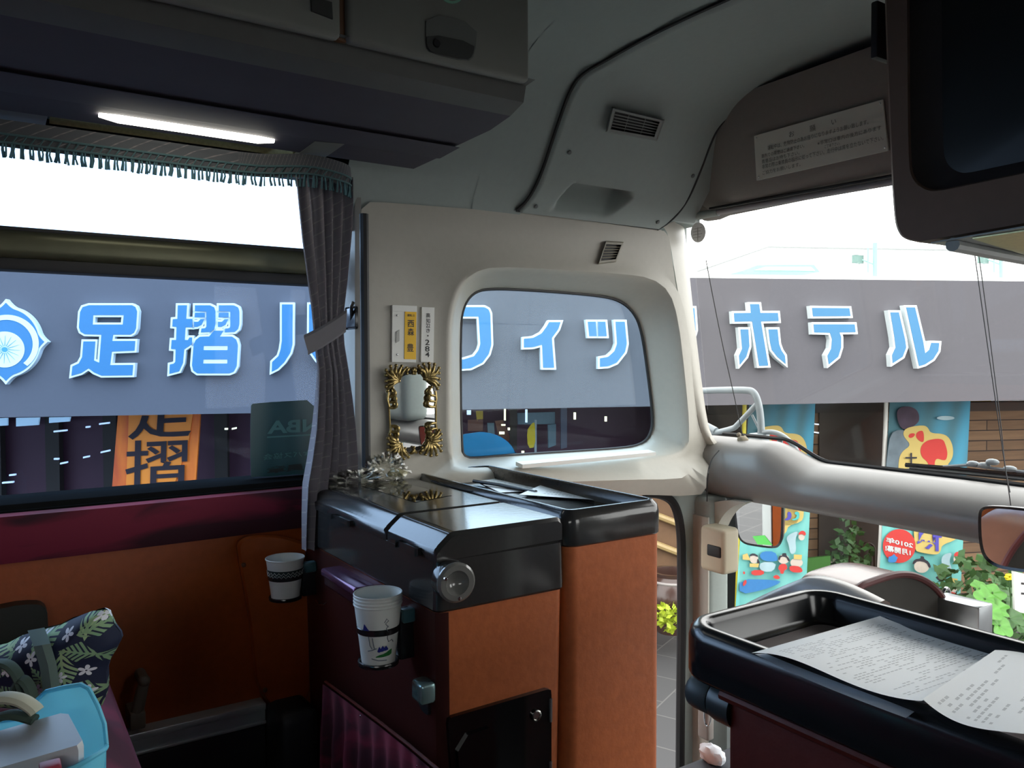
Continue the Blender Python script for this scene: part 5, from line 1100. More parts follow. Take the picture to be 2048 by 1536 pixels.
CH.append(('i', Z3, [[(952, 212), (1062, 212), (1040, 280), (978, 365), (1000, 650), (895, 650), (885, 428), (800, 452), (710, 456), (710, 372), (800, 363), (880, 320), (925, 260)]], [], 'small slanting blue katakana in the middle of the quarter window'))
CH.append(('tsu', Z3, [[(1323, 208), (1400, 208), (1408, 347), (1338, 347)], [(1422, 208), (1492, 208), (1505, 347), (1425, 347)], [(1590, 208), (1678, 208), (1698, 420), (1680, 500), (1600, 602), (1520, 636), (1440, 642), (1440, 560), (1520, 545), (1580, 490), (1605, 420)]], [], 'small blue katakana with two short dashes at the right of the quarter window'))
ku = lambda p: (1345+p[0], 600+p[1])
CH.append(('ku', ku, [[(-20, 0), (4, 0), (0, 16), (44, 16), (47, 60), (36, 100), (-4, 136), (-34, 140), (-32, 118), (0, 102), (20, 66), (20, 40), (-10, 40), (-24, 66), (-46, 66), (-40, 40)]], [], 'blue katakana mostly hidden behind the front pillar'))
CH.append(('ho', Z4, [[(258, 120), (335, 120), (345, 195), (495, 195), (502, 265), (350, 268), (413, 645), (335, 648), (275, 268), (125, 270), (120, 197), (265, 195)], [(175, 335), (243, 335), (252, 480), (225, 570), (170, 640), (163, 560), (190, 500)], [(414, 335), (492, 335), (505, 460), (525, 515), (555, 560), (562, 632), (490, 570), (442, 510), (427, 440)]], [], 'blue katakana shaped like a cross with two legs, first in the windscreen'))
CH.append(('te', Z4, [[(787, 152), (1105, 155), (1115, 222), (795, 225)], [(800, 292), (1150, 292), (1158, 360), (1020, 362), (1035, 400), (1035, 490), (1010, 570), (930, 635), (918, 560), (950, 500), (957, 420), (940, 365), (805, 362)]], [], 'blue katakana with two horizontal bars, middle one of three in the windscreen'))
CH.append(('ru', Z4, [[(1455, 190), (1527, 190), (1580, 420), (1590, 490), (1560, 570), (1475, 625), (1470, 555), (1500, 490), (1490, 400)], [(1590, 147), (1665, 147), (1735, 440), (1752, 540), (1788, 510), (1805, 450), (1872, 452), (1865, 520), (1820, 590), (1750, 635), (1700, 650)]], [], 'blue katakana with upturned tail, last character of the hotel sign'))
DT = .06
for key, zf_, outs, holes, lab in CH:
    op = [[zf_(p) for p in o] for o in outs]; hp = [[zf_(p) for p in o] for o in holes]
    allp = [p for o in op for p in o]; t = thing('sign_character', lab, 'sign character', N(sum(p[0] for p in allp)/len(allp), max(p[1] for p in allp)+4, DF-.01), 'raised blue characters of the hotel sign')
    host = op[-1] if key == 'rub' else op[0]; mb = MB(); fb_ = MB()
    for o in op:
        hs = hp if o is host else []
        w_o = offset(o, 4.0); mb.prism([[N(u, v, DF-DT) for u, v in w_o]]+[[N(u, v, DF-DT) for u, v in offset(h_, -4.0)] for h_ in hs], NF*(DT-.002), back=False)
        fb_.prism([[N(u, v, DF-DT-.004) for u, v in o]]+[[N(u, v, DF-DT-.004) for u, v in h_] for h_ in hs], NF*.0035, back=False)
    part('return', mb, let_w, t, 20); part('face', fb_, let_b, t, 0)
# emblem
em = thing('hotel_emblem', 'round blue and white emblem with a spoked wheel left of the sign characters', 'emblem', N(12, 765, DF-.01))
ec = (11.5, 683.5); Rr = 70
def em_out(R_, tip):
    o = []
    for k in range(96):
        a = 2*PI*k/96; d = abs(((a+PI/4) % (PI/2))-PI/4); o.append((ec[0]+(R_+tip*max(0, 1-d/.30)**2.2)*math.cos(a), ec[1]+(R_+tip*max(0, 1-d/.30)**2.2)*math.sin(a)*1.02))
    return o
fl = lambda pts, D: [N(u, v, D) for u, v in pts]
mb = MB().prism([fl(em_out(Rr, 14), DF-DT)], NF*(DT-.002), back=False); part('return', mb, let_w, em, 20)
mb = MB().prism([fl(em_out(Rr-4.5, 11), DF-DT-.004)], NF*.0035, back=False); part('face', mb, let_b, em, 0)
cr = [(ec[0]+2+64*math.cos(a), ec[1]+4+58*math.sin(a)) for a in [math.radians(-200+k*250/40) for k in range(41)]]; ci = [(ec[0]+1+53*math.cos(a), ec[1]+5+49*math.sin(a)) for a in [math.radians(50-k*250/40) for k in range(41)]]
mb = MB().prism([fl(cr+ci, DF-DT-.007)], NF*.0025, back=False); part('crescent', mb, let_w, em, 0)
wc = (9, 699); mb = MB().prism([fl([(wc[0]+40*math.cos(2*PI*k/48), wc[1]+36*math.sin(2*PI*k/48)) for k in range(48)], DF-DT-.007)], NF*.0025, back=False); part('wheel', mb, let_w, em, 0)
mb = MB().prism([fl([(wc[0]+6*math.cos(2*PI*k/16), wc[1]+5*math.sin(2*PI*k/16)) for k in range(16)], DF-DT-.010)], NF*.0025, back=False)
for k in range(16):
    a = 2*PI*(k+.1)/16; d = (math.cos(a), math.sin(a)); mb.prism([fl([(wc[0]+d[0]*7-d[1]*.5, wc[1]+d[1]*7+d[0]*.5), (wc[0]+d[0]*31, wc[1]+d[1]*28), (wc[0]+d[0]*7+d[1]*.5, wc[1]+d[1]*7-d[0]*.5)], DF-DT-.010)], NF*.0025, back=False)
part('spokes', mb, mat('teal_letter', (.06, .30, .40), .5), em, 0)

# ------------------------------------------------------------------ orange calligraphy board
ob = thing('calligraphy_board', 'orange board with black brush calligraphy hanging under the fascia', 'sign', N(300, 1010, 6.6))
def orange():
    m = mat('orange_board', (.42, .10, .008), .55, var=.0); t = NT(m); p = m.node_tree.nodes['Principled BSDF']; tc = t.n('ShaderNodeTexCoord'); nz = t.n('ShaderNodeTexNoise'); nz.inputs['Scale'].default_value = 2.4; nz.inputs['Detail'].default_value = 5
    mp = t.n('ShaderNodeMapping'); mp.inputs['Scale'].default_value = (3, 3, .6); t.l(tc.outputs['Object'], mp.inputs[0]); t.l(mp.outputs[0], nz.inputs['Vector'])
    rp = t.n('ShaderNodeValToRGB'); rp.color_ramp.elements[0].position = .35; rp.color_ramp.elements[1].position = .6; rp.color_ramp.elements[0].color = (.62, .085, .012, 1); rp.color_ramp.elements[1].color = (1.0, .22, .012, 1); t.l(nz.outputs[0], rp.inputs[0]); t.l(rp.outputs[0], p.inputs['Base Color']); return m
mb = MB().prism([[N(u, v, 6.6) for u, v in ((240, 780), (402, 776), (399, 850), (388, 1010), (220, 1030), (230, 900))]], NF*.04); part('board', mb, orange(), ob, 0)
mb = MB().prism([[N(u, v, 6.59) for u, v in ((258, 800), (390, 796), (378, 880), (352, 960), (330, 1000), (250, 1010), (256, 880))]], NF*.008); part('inner_field', mb, mat('bright_orange', (1.0, .26, .015), .5, var=.1, scale=4), ob, 0)
mb = MB(); f = lambda u, v: N(u, v, 6.585)
lettering(mb, '足', f(262, 792), f(388, 786), f(256, 880), .006, .014); lettering(mb, '摺', f(252, 882), f(376, 876), f(250, 982), .006, .010); part('calligraphy', mb, mat('brush_ink', (.018, .008, .014), .7), ob)

# ------------------------------------------------------------------ festival banners on poles
def teal_cloth():
    m = mat('banner_cloth', (.06, .30, .38), .8, var=0.); t = NT(m); p = m.node_tree.nodes['Principled BSDF']; tc = t.n('ShaderNodeTexCoord'); sp = t.n('ShaderNodeSeparateXYZ'); t.l(tc.outputs['UV'], sp.inputs[0])
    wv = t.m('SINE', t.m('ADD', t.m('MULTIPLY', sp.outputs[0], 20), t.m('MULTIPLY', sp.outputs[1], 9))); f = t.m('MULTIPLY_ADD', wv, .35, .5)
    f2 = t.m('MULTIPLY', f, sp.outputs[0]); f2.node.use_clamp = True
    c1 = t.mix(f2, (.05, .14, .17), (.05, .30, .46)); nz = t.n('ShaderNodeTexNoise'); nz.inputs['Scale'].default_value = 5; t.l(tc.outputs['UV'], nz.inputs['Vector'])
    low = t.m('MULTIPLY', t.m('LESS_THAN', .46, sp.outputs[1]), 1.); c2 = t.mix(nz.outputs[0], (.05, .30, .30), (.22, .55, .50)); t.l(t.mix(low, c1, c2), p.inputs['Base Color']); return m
bc = teal_cloth()
pr_y = mat('print_yellow', (.50, .38, .12), .8, var=.05); pr_r = mat('print_red', (.48, .035, .03), .8, var=.05); pr_p = mat('print_purple', (.07, .06, .35), .8); pr_w = mat('print_white', (.50, .54, .54), .8); pr_k = mat('print_black', (.02, .02, .03), .8); pr_s = mat('print_skin', (.48, .42, .36), .8); pr_b = mat('print_blue', (.03, .17, .42), .8); pr_t = mat('print_teal', (.06, .38, .36), .8); pr_h = mat('print_portrait', (.045, .03, .05), .8, var=.5, scale=12); pr_g = mat('print_grey', (.12, .16, .19), .8, var=.4, scale=10); pr_m = mat('print_mist', (.30, .42, .46), .8, var=.3, scale=8)
def banner(lab, corners, pole, pole_m, prints, D):
    t = thing('banner', lab, 'banner', N(pole[-1][0], 1310, D+.02), 'tall blue festival banners'); (a, b, c, d) = corners
    rows = []; n = 24
    for i in range(n+1):
        row = []
        for j in range(13):
            u = lerp(lerp(a[0], b[0], j/12), lerp(d[0], c[0], j/12), i/n); v = lerp(lerp(a[1], b[1], j/12), lerp(d[1], c[1], j/12), i/n); row.append(N(u, v, D+.012*math.sin(j*.5+i*.25)-.0))
        rows.append(row)
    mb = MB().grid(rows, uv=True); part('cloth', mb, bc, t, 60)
    mb = MB().tube([N(u, v, D+.03) for u, v in pole], .019, 8); part('pole', mb, pole_m, t)
    lay = 0
    for nm, m, polys in prints:
        lay += 1; mb = MB()
        for q in polys:
            if isinstance(q, tuple) and q[0] == 'T': _, s_, u0, v0, u1, v1, sk = q; f = lambda u, v: N(u, v, D-.016-.0025*lay); lettering(mb, s_, f(u0, v0), f(u1, v0+sk), f(u0, v1), .002, .03, mirror=True)
            else: mb.flat([[N(u, v, D-.016-.0025*lay) for u, v in q]])
        part(nm, mb, m, t, 0)
    return t
ell = lambda cu, cv, ru, rv, n=28: [(cu+ru*math.cos(2*PI*k/n), cv+rv*math.sin(2*PI*k/n)) for k in range(n)]
R7 = lambda p: (1720+p[0]/6.244, 780+p[1]/6.244); R9 = lambda p: (1720+p[0]/6.244, 1000+p[1]/6.244); R8 = lambda p: (1440+p[0]/6.4, 980+p[1]/6.4)
mp_ = lambda Rz, pts, it=2: chaikin([Rz(p) for p in pts], it)
blob = [(480, 1100), (480, 880), (520, 770), (640, 690), (560, 600), (535, 540), (570, 480), (680, 450), (800, 440), (850, 470), (880, 540), (1040, 545), (1120, 600), (1165, 720), (1160, 850), (1080, 950), (1060, 1100), (1040, 1500), (1060, 1690), (700, 1690), (660, 1500)]
heart = [(1035, 605), (1075, 700), (1095, 790), (1080, 870), (1040, 880), (960, 850), (930, 900), (940, 980), (860, 980), (850, 900), (770, 840), (750, 740), (790, 660), (880, 615)]
h2 = [(795, 508), (802, 640), (770, 655), (700, 600), (700, 540), (740, 510)]; h3 = [(690, 540), (680, 580), (630, 605), (600, 580), (625, 540)]
yl2 = [(665, 340), (690, 620), (720, 650), (960, 690), (1010, 640), (1020, 560), (1200, 500), (1240, 420), (1250, 250), (700, 240)]
def cart(Rz, cx, cy, s_):   # plain little print figures: head, hair, robe
    return dict(face=[Rz_e(Rz, cx, cy, 62*s_, 55*s_)], hair=[mp_(Rz, [(cx-75*s_, cy+10*s_), (cx-70*s_, cy-50*s_), (cx, cy-85*s_), (cx+70*s_, cy-50*s_), (cx+75*s_, cy+10*s_), (cx+55*s_, cy-25*s_), (cx-55*s_, cy-25*s_)], 1)], robe=[mp_(Rz, [(cx-40*s_, cy+50*s_), (cx+40*s_, cy+50*s_), (cx+70*s_, cy+130*s_), (cx+30*s_, cy+150*s_), (cx+25*s_, cy+210*s_), (cx-25*s_, cy+210*s_), (cx-30*s_, cy+150*s_), (cx-70*s_, cy+130*s_)], 1)])
def Rz_e(Rz, cx, cy, a, b): return [Rz(p) for p in ell(cx, cy, a, b)]
p2 = [
 ('portrait', pr_h, [mp_(R7, [(455, 300), (480, 230), (570, 200), (660, 215), (730, 270), (745, 380), (700, 430), (640, 470), (540, 500), (480, 420)])]),
 ('grey_figure', pr_g, [mp_(R7, [(380, 540), (500, 490), (600, 520), (680, 640), (600, 720), (500, 800), (480, 1100), (320, 1100), (340, 800)], 1)]),
 ('yellow_field', pr_y, [mp_(R7, blob), mp_(R9, yl2)]),
 ('red_hearts', pr_r, [mp_(R7, heart), mp_(R7, h2), mp_(R7, h3), Rz_e(R9, 490, 575, 205, 212), mp_(R7, [(790, 1030), (960, 1020), (940, 1200), (760, 1200)], 1)]),
 ('white_lettering', pr_w, [('T', '2010年', *R9((325, 458)), *R9((660, 530)), 12), ('T', '1月開幕!', *R9((315, 558)), *R9((630, 636)), 10)]),
 ('purple_lettering', pr_p, [('T', '博', *R9((715, 330)), *R9((1020, 620)), 4)]),
 ('mist', pr_m, [mp_(R9, [(1010, 760), (1040, 680), (1160, 650), (1110, 760), (1150, 860), (1140, 960), (1060, 950), (1040, 850)]), mp_(R9, [(920, 840), (960, 810), (1030, 830), (1020, 870), (940, 870)]), Rz_e(R7, 1070, 350, 110, 26)]),
 ('black_lettering', pr_k, [('T', '十', *R7((565, 785)), *R7((710, 920)), 0)]),
 ('faces', pr_s, [Rz_e(R9, 770, 830, 95, 80), Rz_e(R9, 1140, 1090, 80, 70), Rz_e(R9, 1213, 740, 46, 50)]),
 ('hair', pr_k, [mp_(R9, [(650, 800), (680, 740), (760, 730), (750, 700), (800, 705), (800, 735), (860, 770), (890, 840), (860, 850), (830, 780), (720, 760), (680, 800)], 1), mp_(R9, [(940, 960), (1010, 940), (1040, 1000), (1040, 1050), (960, 990)], 1)]),
 ('red_robes', pr_r, [mp_(R9, [(1070, 1120), (1150, 1150), (1210, 1160), (1220, 1220), (1160, 1230), (1100, 1210)], 1), mp_(R9, [(1170, 720), (1180, 660), (1230, 640), (1270, 690), (1260, 760), (1220, 690)], 1)]),
 ('yellow_hat', pr_y, [[R9(p) for p in ((1115, 970), (1220, 985), (1215, 1050), (1110, 1030))]]),
 ('blue_figure', pr_b, [mp_(R9, [(345, 780), (360, 720), (350, 710), (400, 700), (425, 670), (445, 700), (475, 720), (460, 740), (450, 780)], 1)]),
]
banner('right hand banner with red hearts and reversed lettering seen through the windscreen', ((1781, 780), (1942, 780), (1917, 1262), (1752, 1262)), [(1774, 760), (1769, 900), (1761, 1080), (1750, 1330)], white_pl, p2, DB)
sh1 = lambda pts, du, dv: [(u+du, v+dv) for u, v in pts]
p1 = [
 ('yellow_field', pr_y, [sh1(mp_(R7, blob), -292, 0), mp_(R8, [(795, 0), (1080, 0), (1075, 330), (1040, 410), (880, 450), (840, 560), (780, 560)], 1)]),
 ('red_hearts', pr_r, [sh1(mp_(R7, heart), -292, 2), sh1(mp_(R7, h2), -292, 2), sh1(mp_(R7, h3), -292, 2)]),
 ('swirls', pr_p, [mp_(R8, [(860, 290), (890, 275), (915, 300), (915, 350), (890, 385), (830, 390), (835, 370), (870, 350)], 1)]),
 ('teal_swirls', pr_t, [mp_(R8, [(960, 280), (1000, 275), (1020, 310), (1010, 370), (960, 390), (915, 385), (930, 370), (970, 360), (985, 320), (955, 310)], 1)]),
 ('mist', pr_m, [mp_(R8, [(840, 600), (960, 530), (1010, 540), (960, 620), (980, 800), (900, 830), (880, 700)], 2)]),
 ('blue_shapes', pr_b, [mp_(R8, [(500, 850), (545, 785), (700, 785), (745, 880), (720, 915), (560, 910)], 1), mp_(R8, [(250, 1140), (700, 1150), (800, 1180), (560, 1280), (250, 1340)], 1)]),
 ('lilac_shape', pr_m, [mp_(R8, [(520, 920), (720, 925), (690, 1040), (560, 1050), (500, 1000)], 1)]),
 ('faces', pr_s, [Rz_e(R8, 815, 885, 70, 60), Rz_e(R8, 980, 930, 80, 60), Rz_e(R8, 435, 880, 55, 60), Rz_e(R8, 1045, 600, 40, 45)]),
 ('hair', pr_k, [mp_(R8, [(745, 880), (760, 840), (800, 840), (790, 810), (850, 805), (850, 840), (890, 880), (895, 915), (870, 910), (850, 860), (780, 850), (760, 910)], 1), mp_(R8, [(375, 830), (430, 805), (490, 840), (480, 860), (430, 835), (385, 850)], 1), mp_(R8, [(480, 870), (510, 920), (505, 950), (470, 940)], 1)]),
 ('red_robes', pr_r, [mp_(R8, [(770, 945), (850, 945), (865, 1010), (820, 1030), (815, 1075), (770, 1070), (770, 1030), (740, 1010)], 1), mp_(R8, [(880, 990), (920, 965), (1030, 980), (1065, 1040), (1020, 1060), (910, 1050)], 1), mp_(R8, [(400, 1025), (565, 1025), (560, 1090), (405, 1095)], 1), mp_(R8, [(1000, 580), (1010, 540), (1060, 515), (1100, 545), (1095, 590), (1050, 560)], 1), mp_(R8, [(670, 1110), (730, 1080), (780, 1130), (720, 1145)], 1), mp_(R8, [(290, 1190), (330, 1140), (345, 1190), (300, 1240)], 1), mp_(R8, [(290, 1060), (305, 1035), (325, 1060), (310, 1085)], 1)]),
 ('yellow_hat', pr_y, [[R8(p) for p in ((945, 825), (1050, 830), (1045, 890), (945, 885))], [R8(p) for p in ((290, 830), (350, 810), (390, 900), (290, 890))], [R8(p) for p in ((380, 940), (500, 940), (490, 990), (380, 985))]]),
]
yp = mat('yellow_pole', lin((.85, .80, .25)), .5)
banner('left hand banner partly behind the outside mirror and its bracket', ((1500, 780), (1632, 780), (1608, 1262), (1468, 1262)), [(1490, 760), (1488, 870), (1478, 1080), (1470, 1330)], yp, p1, DB)
mb = MB().prism([[N(u, v, DB+.25) for u, v in ((1612, 1117), (1661, 1112), (1661, 1165), (1612, 1165))]], NF*.03); solo('green_board', mb, mat('green_paint', (.03, .13, .012), .7), 'plain green board between the two banners', 'board')
mb = MB().prism([[N(u, v, DW+.6) for u, v in ((1945, 796), (1982, 796), (1982, 815), (1945, 817))]], NF*.2); solo('signboard', mb, mat('yellow_paint', lin((.95, .85, .05)), .6), 'yellow signboard above the timber wall at the right', 'sign')
sc_ = thing('scroll_ornament', 'dark curled iron ornament on the wall left of the right hand banner', 'ornament', N(1740, 1100, DW-.1))
mb = MB().tube([N(1736+13*math.cos(a)*(1-.0*k), 1100+14*math.sin(a), DW-.1) for k, a in enumerate([math.radians(200+k*12) for k in range(22)])], .012, 6); mb.tube([N(1749, 1098, DW-.1), N(1750, 1300, DW-.1)], .012, 6); part('scroll', mb, mat('brown_iron', (.06, .035, .025), .6), sc_)
mb = MB(); mb.tube([N(u, v, DW-.25) for u, v in ((1655, 1128), (1668, 1120), (1690, 1140), (1708, 1160))], .02, 6); solo('branch', mb, mat('pale_branch', lin((.8, .78, .7)), .8), 'pale branch beside the green board', 'branch')
mb = MB()
for u, v in ((1645, 822), (1652, 848), (1652, 866), (1664, 860), (1565, 1030)): pass
for (u0, v0, u1, v1) in ((1632, 821, 1660, 823), (1630, 848, 1666, 852), (1626, 864, 1658, 869), (1654, 859, 1668, 860), (1657, 1058, 1670, 1063)):
    mb = MB().prism([[N(u0, v0-1.3, DW-.02), N(u1, v1-1.3, DW-.02), N(u1, v1+1.3, DW-.02), N(u0, v0+1.3, DW-.02)]], NF*.02); part('light_strip', mb, ls, hb, 0)
# dark recess between the banners in the timber wall
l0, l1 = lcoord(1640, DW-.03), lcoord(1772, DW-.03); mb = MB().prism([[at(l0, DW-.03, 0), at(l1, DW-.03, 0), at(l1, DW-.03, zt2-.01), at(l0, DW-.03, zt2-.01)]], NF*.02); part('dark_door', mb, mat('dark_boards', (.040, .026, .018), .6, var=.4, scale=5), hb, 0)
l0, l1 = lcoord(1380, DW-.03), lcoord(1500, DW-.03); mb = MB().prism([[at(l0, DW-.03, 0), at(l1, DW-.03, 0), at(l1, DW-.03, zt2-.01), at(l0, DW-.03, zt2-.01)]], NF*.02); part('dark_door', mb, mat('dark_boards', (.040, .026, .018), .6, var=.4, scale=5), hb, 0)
# tall grey wall tiles behind the left banner's foot
l0, l1 = lcoord(1400, DB+.35), lcoord(1476, DB+.35); mb = MB().prism([[at(l0, DB+.35, 0), at(l1, DB+.35, 0), at(l1, DB+.35, 1.55), at(l0, DB+.35, 1.55)]], NF*.1)
solo('tiled_plinth', mb, mat('slate_tile', (.035, .037, .037), .5, var=.3, scale=4), 'dark slate plinth behind the foot of the left hand banner', 'plinth')

# ------------------------------------------------------------------ plants
leafm = mat('fresh_leaf', (.065, .22, .025), .5, var=.35, scale=25); leafd = mat('dark_leaf', (.035, .10, .025), .55, var=.4, scale=20)
_lt = NT(leafm)
def lobed(mb, c, r, nrm, a0):
    nrm = nrm.normalized(); e = nrm.orthogonal().normalized(); g = nrm.cross(e); n = 30; rim = []
    for k in range(n):
        a = 2*PI*k/n; rr = r*(1+.10*math.sin(5*a+a0)-.35*max(0, 1-abs(((a-a0+PI) % (2*PI))-PI)/.35)); rim.append(c+(e*math.cos(a)+g*math.sin(a))*rr+nrm*(.10*r*math.cos(5*a)))
    md = [lerp(p, c, .5)-nrm*r*.06 for p in rim]; mb.loft([rim, md, [lerp(p, c, .98)-nrm*r*.14 for p in rim]], cap1=True)
rnd = random.Random(3)
pt = thing('garden_plant', 'clump of bright green lobed leaves beside the white price board', 'plant', N(1975, 1290, 5.4))
vis = [(1985, 1184, 5.3, .090, 0), (1970, 1196, 5.2, .075, 1), (1995, 1216, 5.15, .085, 0), (1960, 1175, 5.6, .07, 1), (2010, 1190, 5.6, .07, 2), (1980, 1222, 5.05, .08, 1), (2020, 1235, 5.1, .09, 2), (1948, 1200, 5.7, .06, 2), (1955, 1230, 5.3, .07, 2), (2035, 1215, 5.5, .08, 2), (2000, 1250, 5.0, .09, 0), (1940, 1245, 5.2, .07, 2), (2040, 1250, 5.2, .08, 2), (1930, 1215, 5.6, .06, 2), (1990, 1160, 5.8, .05, 2), (2070, 1240, 5.3, .09, 1), (2100, 1215, 5.5, .09, 2)]
stm = MB()
for u, v, D, r, kind in vis:
    c = N(u, v, D); nr = Vector((rnd.uniform(-.3, .3), rnd.uniform(-.3, .3), 1))-NF*.75
    mb = MB(); lobed(mb, c, r, nr, rnd.uniform(0, 6)); part('leaf', mb, leafm if kind < 2 else leafd, pt, 60); stm.tube([c, lerp(c, N(1975, 1310, 5.4), .5)+Vector((0, 0, .03)), N(1975+rnd.uniform(-12, 12), 1310, 5.4)], .006, 5)
part('stem', stm, leafd, pt)
fl2 = thing('yellow_flower', 'single yellow flower on a stalk above the lobed leaves', 'flower', N(2016, 1215, 5.45))
c = N(2017, 1154, 5.45); mb = MB()
for k in range(6):
    a = k*PI/3; d = NR*math.cos(a)+Vector((0, 0, math.sin(a))); mb.ball(c+d*.018, .017, 5, (1, 1, .7))
part('petals', mb, mat('yellow_petal', (.75, .62, .02), .6), fl2); mb = MB().tube([c, N(2022, 1200, 5.45), N(2018, 1300, 5.45)], .005, 5); part('stalk', mb, leafd, fl2)
def bush(lab, c, R_, n, seed, sc=(1, 1, 1)):
    r_ = random.Random(seed); t = thing('shrub', lab, 'shrub', c); mb = MB()
    for i in range(n):
        d = Vector((r_.gauss(0, 1), r_.gauss(0, 1), abs(r_.gauss(0, 1)))).normalized(); p = c+Vector((d.x*sc[0], d.y*sc[1], d.z*sc[2]))*R_*r_.uniform(.6, 1); e = Vector((r_.uniform(-1, 1), r_.uniform(-1, 1), r_.uniform(-.2, 1))).normalized(); g = e.orthogonal(); w = R_*.13
        mb.add([p, p+e*w+g*w*.45, p+e*w*2, p+e*w-g*w*.45], [(0, 1, 2, 3)])
    part('foliage', mb, leafd, t, 0); part('stem', MB().tube([c, c+Vector((0, 0, R_*sc[2]*.6))], R_*.05, 5), mat('twig', (.10, .07, .05), .8), t)
b0 = N(1960, 1290, 6.0); b0.z = 0; bush('dark green shrub behind the lobed leaf plant at the right edge', b0, .42, 420, 5, (1.2, 1, 1.9))
b0 = N(1700, 1280, 6.9); b0.z = 0; bush('dark green shrub between the two banners', b0, .35, 300, 6, (.8, .6, 2.6))
wb = thing('price_board', 'white board with dark marks at the right edge beside the lobed leaves', 'sign', N(2045, 1260, 5.2))
q = [(2027, 1143), (2100, 1160), (2102, 1240), (2030, 1222)]; mb = MB().prism([[N(u, v, 5.2) for u, v in q]], NF*.02); part('board', mb, white_pl, wb, 0)
mb = MB()
for u, v in ((2045, 1167), (2045, 1187)): mb.prism([[N(u-2, v-2, 5.195), N(u+8, v-1, 5.195), N(u+8, v+3, 5.195), N(u-2, v+2, 5.195)]], NF*.004)
part('marks', mb, ink, wb, 0); mb = MB().tube([N(2060, 1220, 5.22), Vector((*N(2060, 1220, 5.22).xy, 0))], .015, 6); part('post', mb, steel_grey, wb)
# beside the open door: bamboo screen, brown jar and small plant
bs = thing('bamboo_screen', 'leaning bamboo and wood screen seen through the front door', 'screen', N(1338, 1180, 6.7))
mb = MB().prism([[N(u, v, 6.7) for u, v in ((1255, 960), (1420, 960), (1420, 1260), (1255, 1260))]], NF*.04); part('panel', mb, mat('tan_wood', (.13, .068, .032), .7, var=.35, scale=8), bs, 0)
for (u0, v0, u1, v1) in ((1260, 1010, 1420, 1072), (1260, 1068, 1420, 1130), (1260, 960, 1420, 1015)):
    mb = MB().tube([N(u0, v0, 6.66), N(u1, v1, 6.66)], .030, 8); part('bamboo_rail', mb, mat('bamboo', (.38, .27, .12), .45, var=.3, scale=10), bs)
jar = thing('ceramic_jar', 'large brown glazed jar outside the front door', 'jar', N(1342, 1262, 6.2))
c = N(1343, 1262, 6.2); mb = MB().lathe([(0, 0), (.12, 0), (.20, .14), (.23, .28), (.20, .42), (.16, .47), (.17, .50), (.14, .50), (.13, .40), (0, .38)], c, n=32); part('jar_body', mb, mat('brown_glaze', (.055, .028, .022), .22, spec=.6, var=.4, scale=8), jar)
mb = MB().lathe([(.20, .425), (.205, .435), (.19, .445)], c, n=32); part('band', mb, mat('pale_glaze', (.30, .27, .26), .3), jar)
b1 = N(1336, 1262, 5.9); yl = mat('yellow_leaf', (.32, .40, .02), .6, var=.4, scale=20); mb = MB(); r_ = random.Random(9)
for i in range(120):
    p = b1+Vector((r_.gauss(0, .07), r_.gauss(0, .07), r_.uniform(.0, .2))); e = Vector((r_.uniform(-1, 1), r_.uniform(-1, 1), r_.uniform(0, 1))).normalized(); g = e.orthogonal(); mb.add([p, p+e*.03+g*.014, p+e*.06, p+e*.03-g*.014], [(0, 1, 2, 3)])
mb.tube([b1, b1+Vector((0, 0, .12))], .01, 5)
solo('small_plant', mb, yl, 'small yellow green plant at the foot of the jar outside the door', 'plant', smooth=0)

# ------------------------------------------------------------------ on the hotel roof
rb_ = mat('pale_concrete', lin((.93, .94, .94)), .8, var=.02); gm = mat('pale_green_metal', lin((.47, .62, .58)), .6)
rf = thing('roof_building', 'pale upper storey set back on the hotel roof', 'building', N(1700, 556, 12))
mb = MB().prism([[N(u, v, 12) for u, v in ((1400, 540), (1536, 494), (1760, 498), (2300, 506), (2300, 600), (1400, 600))]], NF*3); part('wall', mb, rb_, rf, 0)
mb = MB().tube([N(u, v, 11.98) for u, v in ((1395, 542), (1536, 493), (1760, 497), (2300, 505))], .02, 6); part('coping', mb, mat('faint_grey', lin((.60, .61, .61)), .8), rf)
sk = thing('roof_skylight', 'pale green flat roof skylight above the sign', 'skylight', N(1560, 546, 8.5))
mb = MB().prism([[N(u, v, 8.5) for u, v in ((1484, 542), (1516, 530), (1628, 529), (1640, 544), (1490, 546))]], NF*.5); part('frame', mb, gm, sk, 0); mb = MB().prism([[N(u, v, 8.48) for u, v in ((1510, 540), (1530, 534), (1622, 534), (1630, 541))]], NF*.02); part('panel', mb, rb_, sk, 0)
for lab, u, s_ in (('taller pale green antenna post on the hotel roof', 1750, 1.0), ('shorter antenna post at the far right of the hotel roof', 2002, .75)):
    an = thing('antenna', lab, 'antenna', N(u, 550, 8), 'roof antennas'); mb = MB().tube([N(u, 585, 8), N(u, 552-66*s_, 8)], .02*s_+.005, 8); part('post', mb, gm, an)
    mb = MB().tube([N(u-14, 545, 8), N(u-14, 552-56*s_, 8)], .008, 6); part('rod', mb, gm, an); mb = MB().rbox(N(u-36, 525, 8), N(u-22, 510, 8)+NF*.1, .004); part('receiver', mb, mat('grey_green_box', lin((.36, .46, .44)), .6), an)
    mb = MB().tube([N(u-30, 518, 8.05), N(u, 530, 8.0)], .008, 6); part('arm', mb, gm, an)

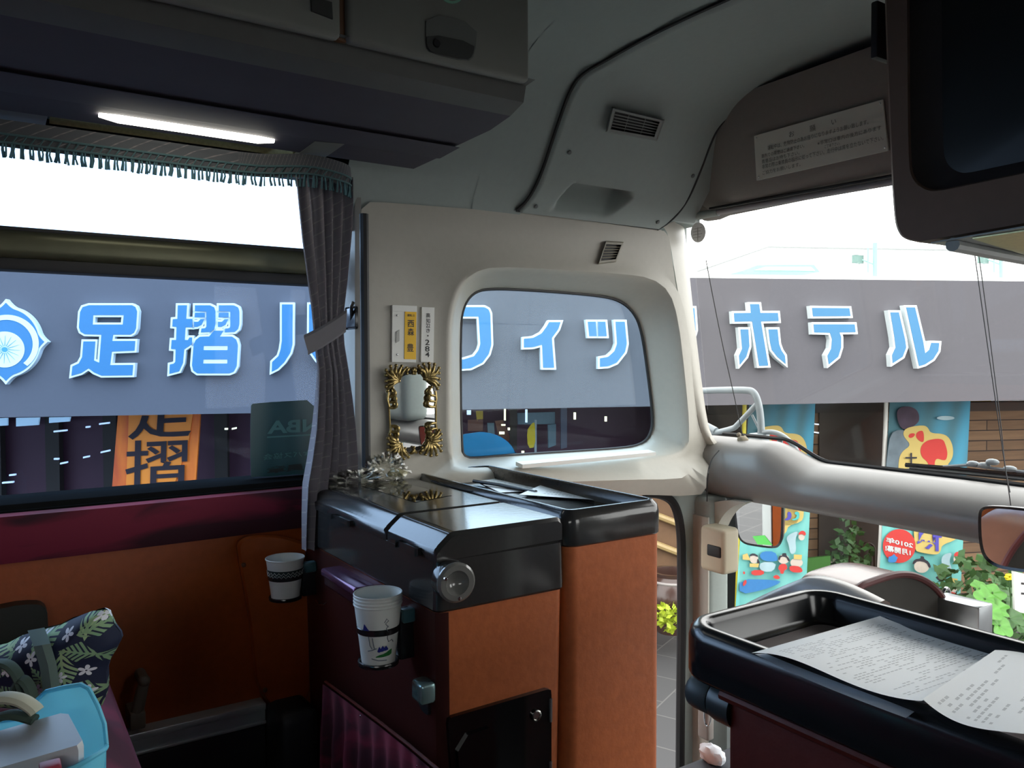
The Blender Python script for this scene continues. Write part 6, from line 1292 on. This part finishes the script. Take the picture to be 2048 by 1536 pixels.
# ------------------------------------------------------------------ outside the windscreen: mirror bracket, outside mirror, wiper
br_ = thing('mirror_bracket', 'pale grey tubular mirror bracket outside the front pillar', 'bracket', Y(1500, 930, 2.12))
yb_ = lambda u, v, y=2.12: Y(u, v, y)
def seg(pts, r, it=2): return MB().tube([yb_(u, v) for u, v in chaikin(pts, it, False)], r, 12)
part('upper_tube', seg([(1395, 782), (1440, 780), (1496, 780), (1508, 784), (1516, 802), (1521, 830), (1523, 868)], .0115), steel_grey, br_)
part('brace', seg([(1516, 806), (1472, 853), (1466, 857), (1430, 866), (1408, 864)], .0095, 1), steel_grey, br_)
part('strut', seg([(1504, 830), (1520, 862)], .004, 1), steel_grey, br_)
part('curved_tube', seg([(1518, 866), (1545, 863), (1568, 872), (1588, 892), (1600, 915), (1608, 945), (1610, 980)], .0085), steel_grey, br_)
part('clamp', MB().rbox(yb_(1505, 880)+Vector((-.0, -.02, -.01)), yb_(1532, 868)+Vector((0, .02, 0)), .004), steel_grey, br_)
part('joint', seg([(1405, 848), (1432, 862)], .013, 1), steel_grey, br_)
om = thing('outside_mirror', 'large outside mirror with a green sticker seen through the lower front pane', 'mirror', Y(1515, 1100, 2.3))
mo = chaikin([(1466, 1000), (1470, 1040), (1474, 1072), (1486, 1088), (1510, 1093), (1550, 1098), (1562, 1090), (1567, 1072), (1568, 980), (1560, 960), (1470, 955)], 2)
ctr = Y(1515, 1030, 2.3); tgt = P(-2.05, -1.0, -1.3); nrm = ((EYE-ctr).normalized()+(tgt-ctr).normalized()).normalized()
def on_o(u, v, o=0.): d = ray(u, v); return EYE+d*((ctr-EYE).dot(nrm)/d.dot(nrm)) + nrm*o
mi = offset(mo, -4.5); L0 = [on_o(u, v) for u, v in mo]
mb = MB().loft([[lerp(p, ctr, .25)-nrm*.06 for p in L0], [lerp(p, ctr, .06)-nrm*.03 for p in L0], L0, [on_o(u, v, .003) for u, v in mi]], cap0=True); part('housing', mb, black_pl, om, 60)
mb = MB().flat([[on_o(u, v, .0035) for u, v in mi]]); part('glass', mb, mirror_m, om, 0)
mb = MB().flat([[on_o(u, v, .005) for u, v in ((1506, 1072), (1530, 1070), (1546, 1090), (1516, 1088))]]); part('green_sticker', mb, mat('green_film', lin((.40, .85, .40)), .5), om, 0)
mb = MB().tube([on_o(1520, 960, -.05), yb_(1560, 900), yb_(1560, 880)], .009, 8); part('arm', mb, steel_grey, om)
wp = thing('wiper', 'black windscreen wiper lying along the bottom of the glass', 'wiper', Y(1950, 960, 2.0))
w_ = lambda u, v, y=2.0: Y(u, v, y)
part('blade', MB().tube([w_(1812, 930), w_(1900, 937), w_(1980, 945), w_(2120, 958)], .0065, 6), black_pl, wp)
part('rubber', MB().tube([w_(1820, 937, 1.985), w_(2120, 966, 1.985)], .004, 6), black_rub, wp)
part('arm', MB().tube([w_(1790, 943), w_(1850, 936), w_(1935, 930), w_(1990, 937), w_(2120, 952)], .004, 6), steel_grey, wp)
part('arm_tip', MB().tube([w_(1840, 948), w_(1880, 941)], .004, 6), black_pl, wp)
for u, v in ((1946, 928), (1968, 931), (1985, 924), (2020, 938)): part('joint', MB().ball(w_(u, v), .010, 6, (1.6, 1, .8)), steel_grey, wp)
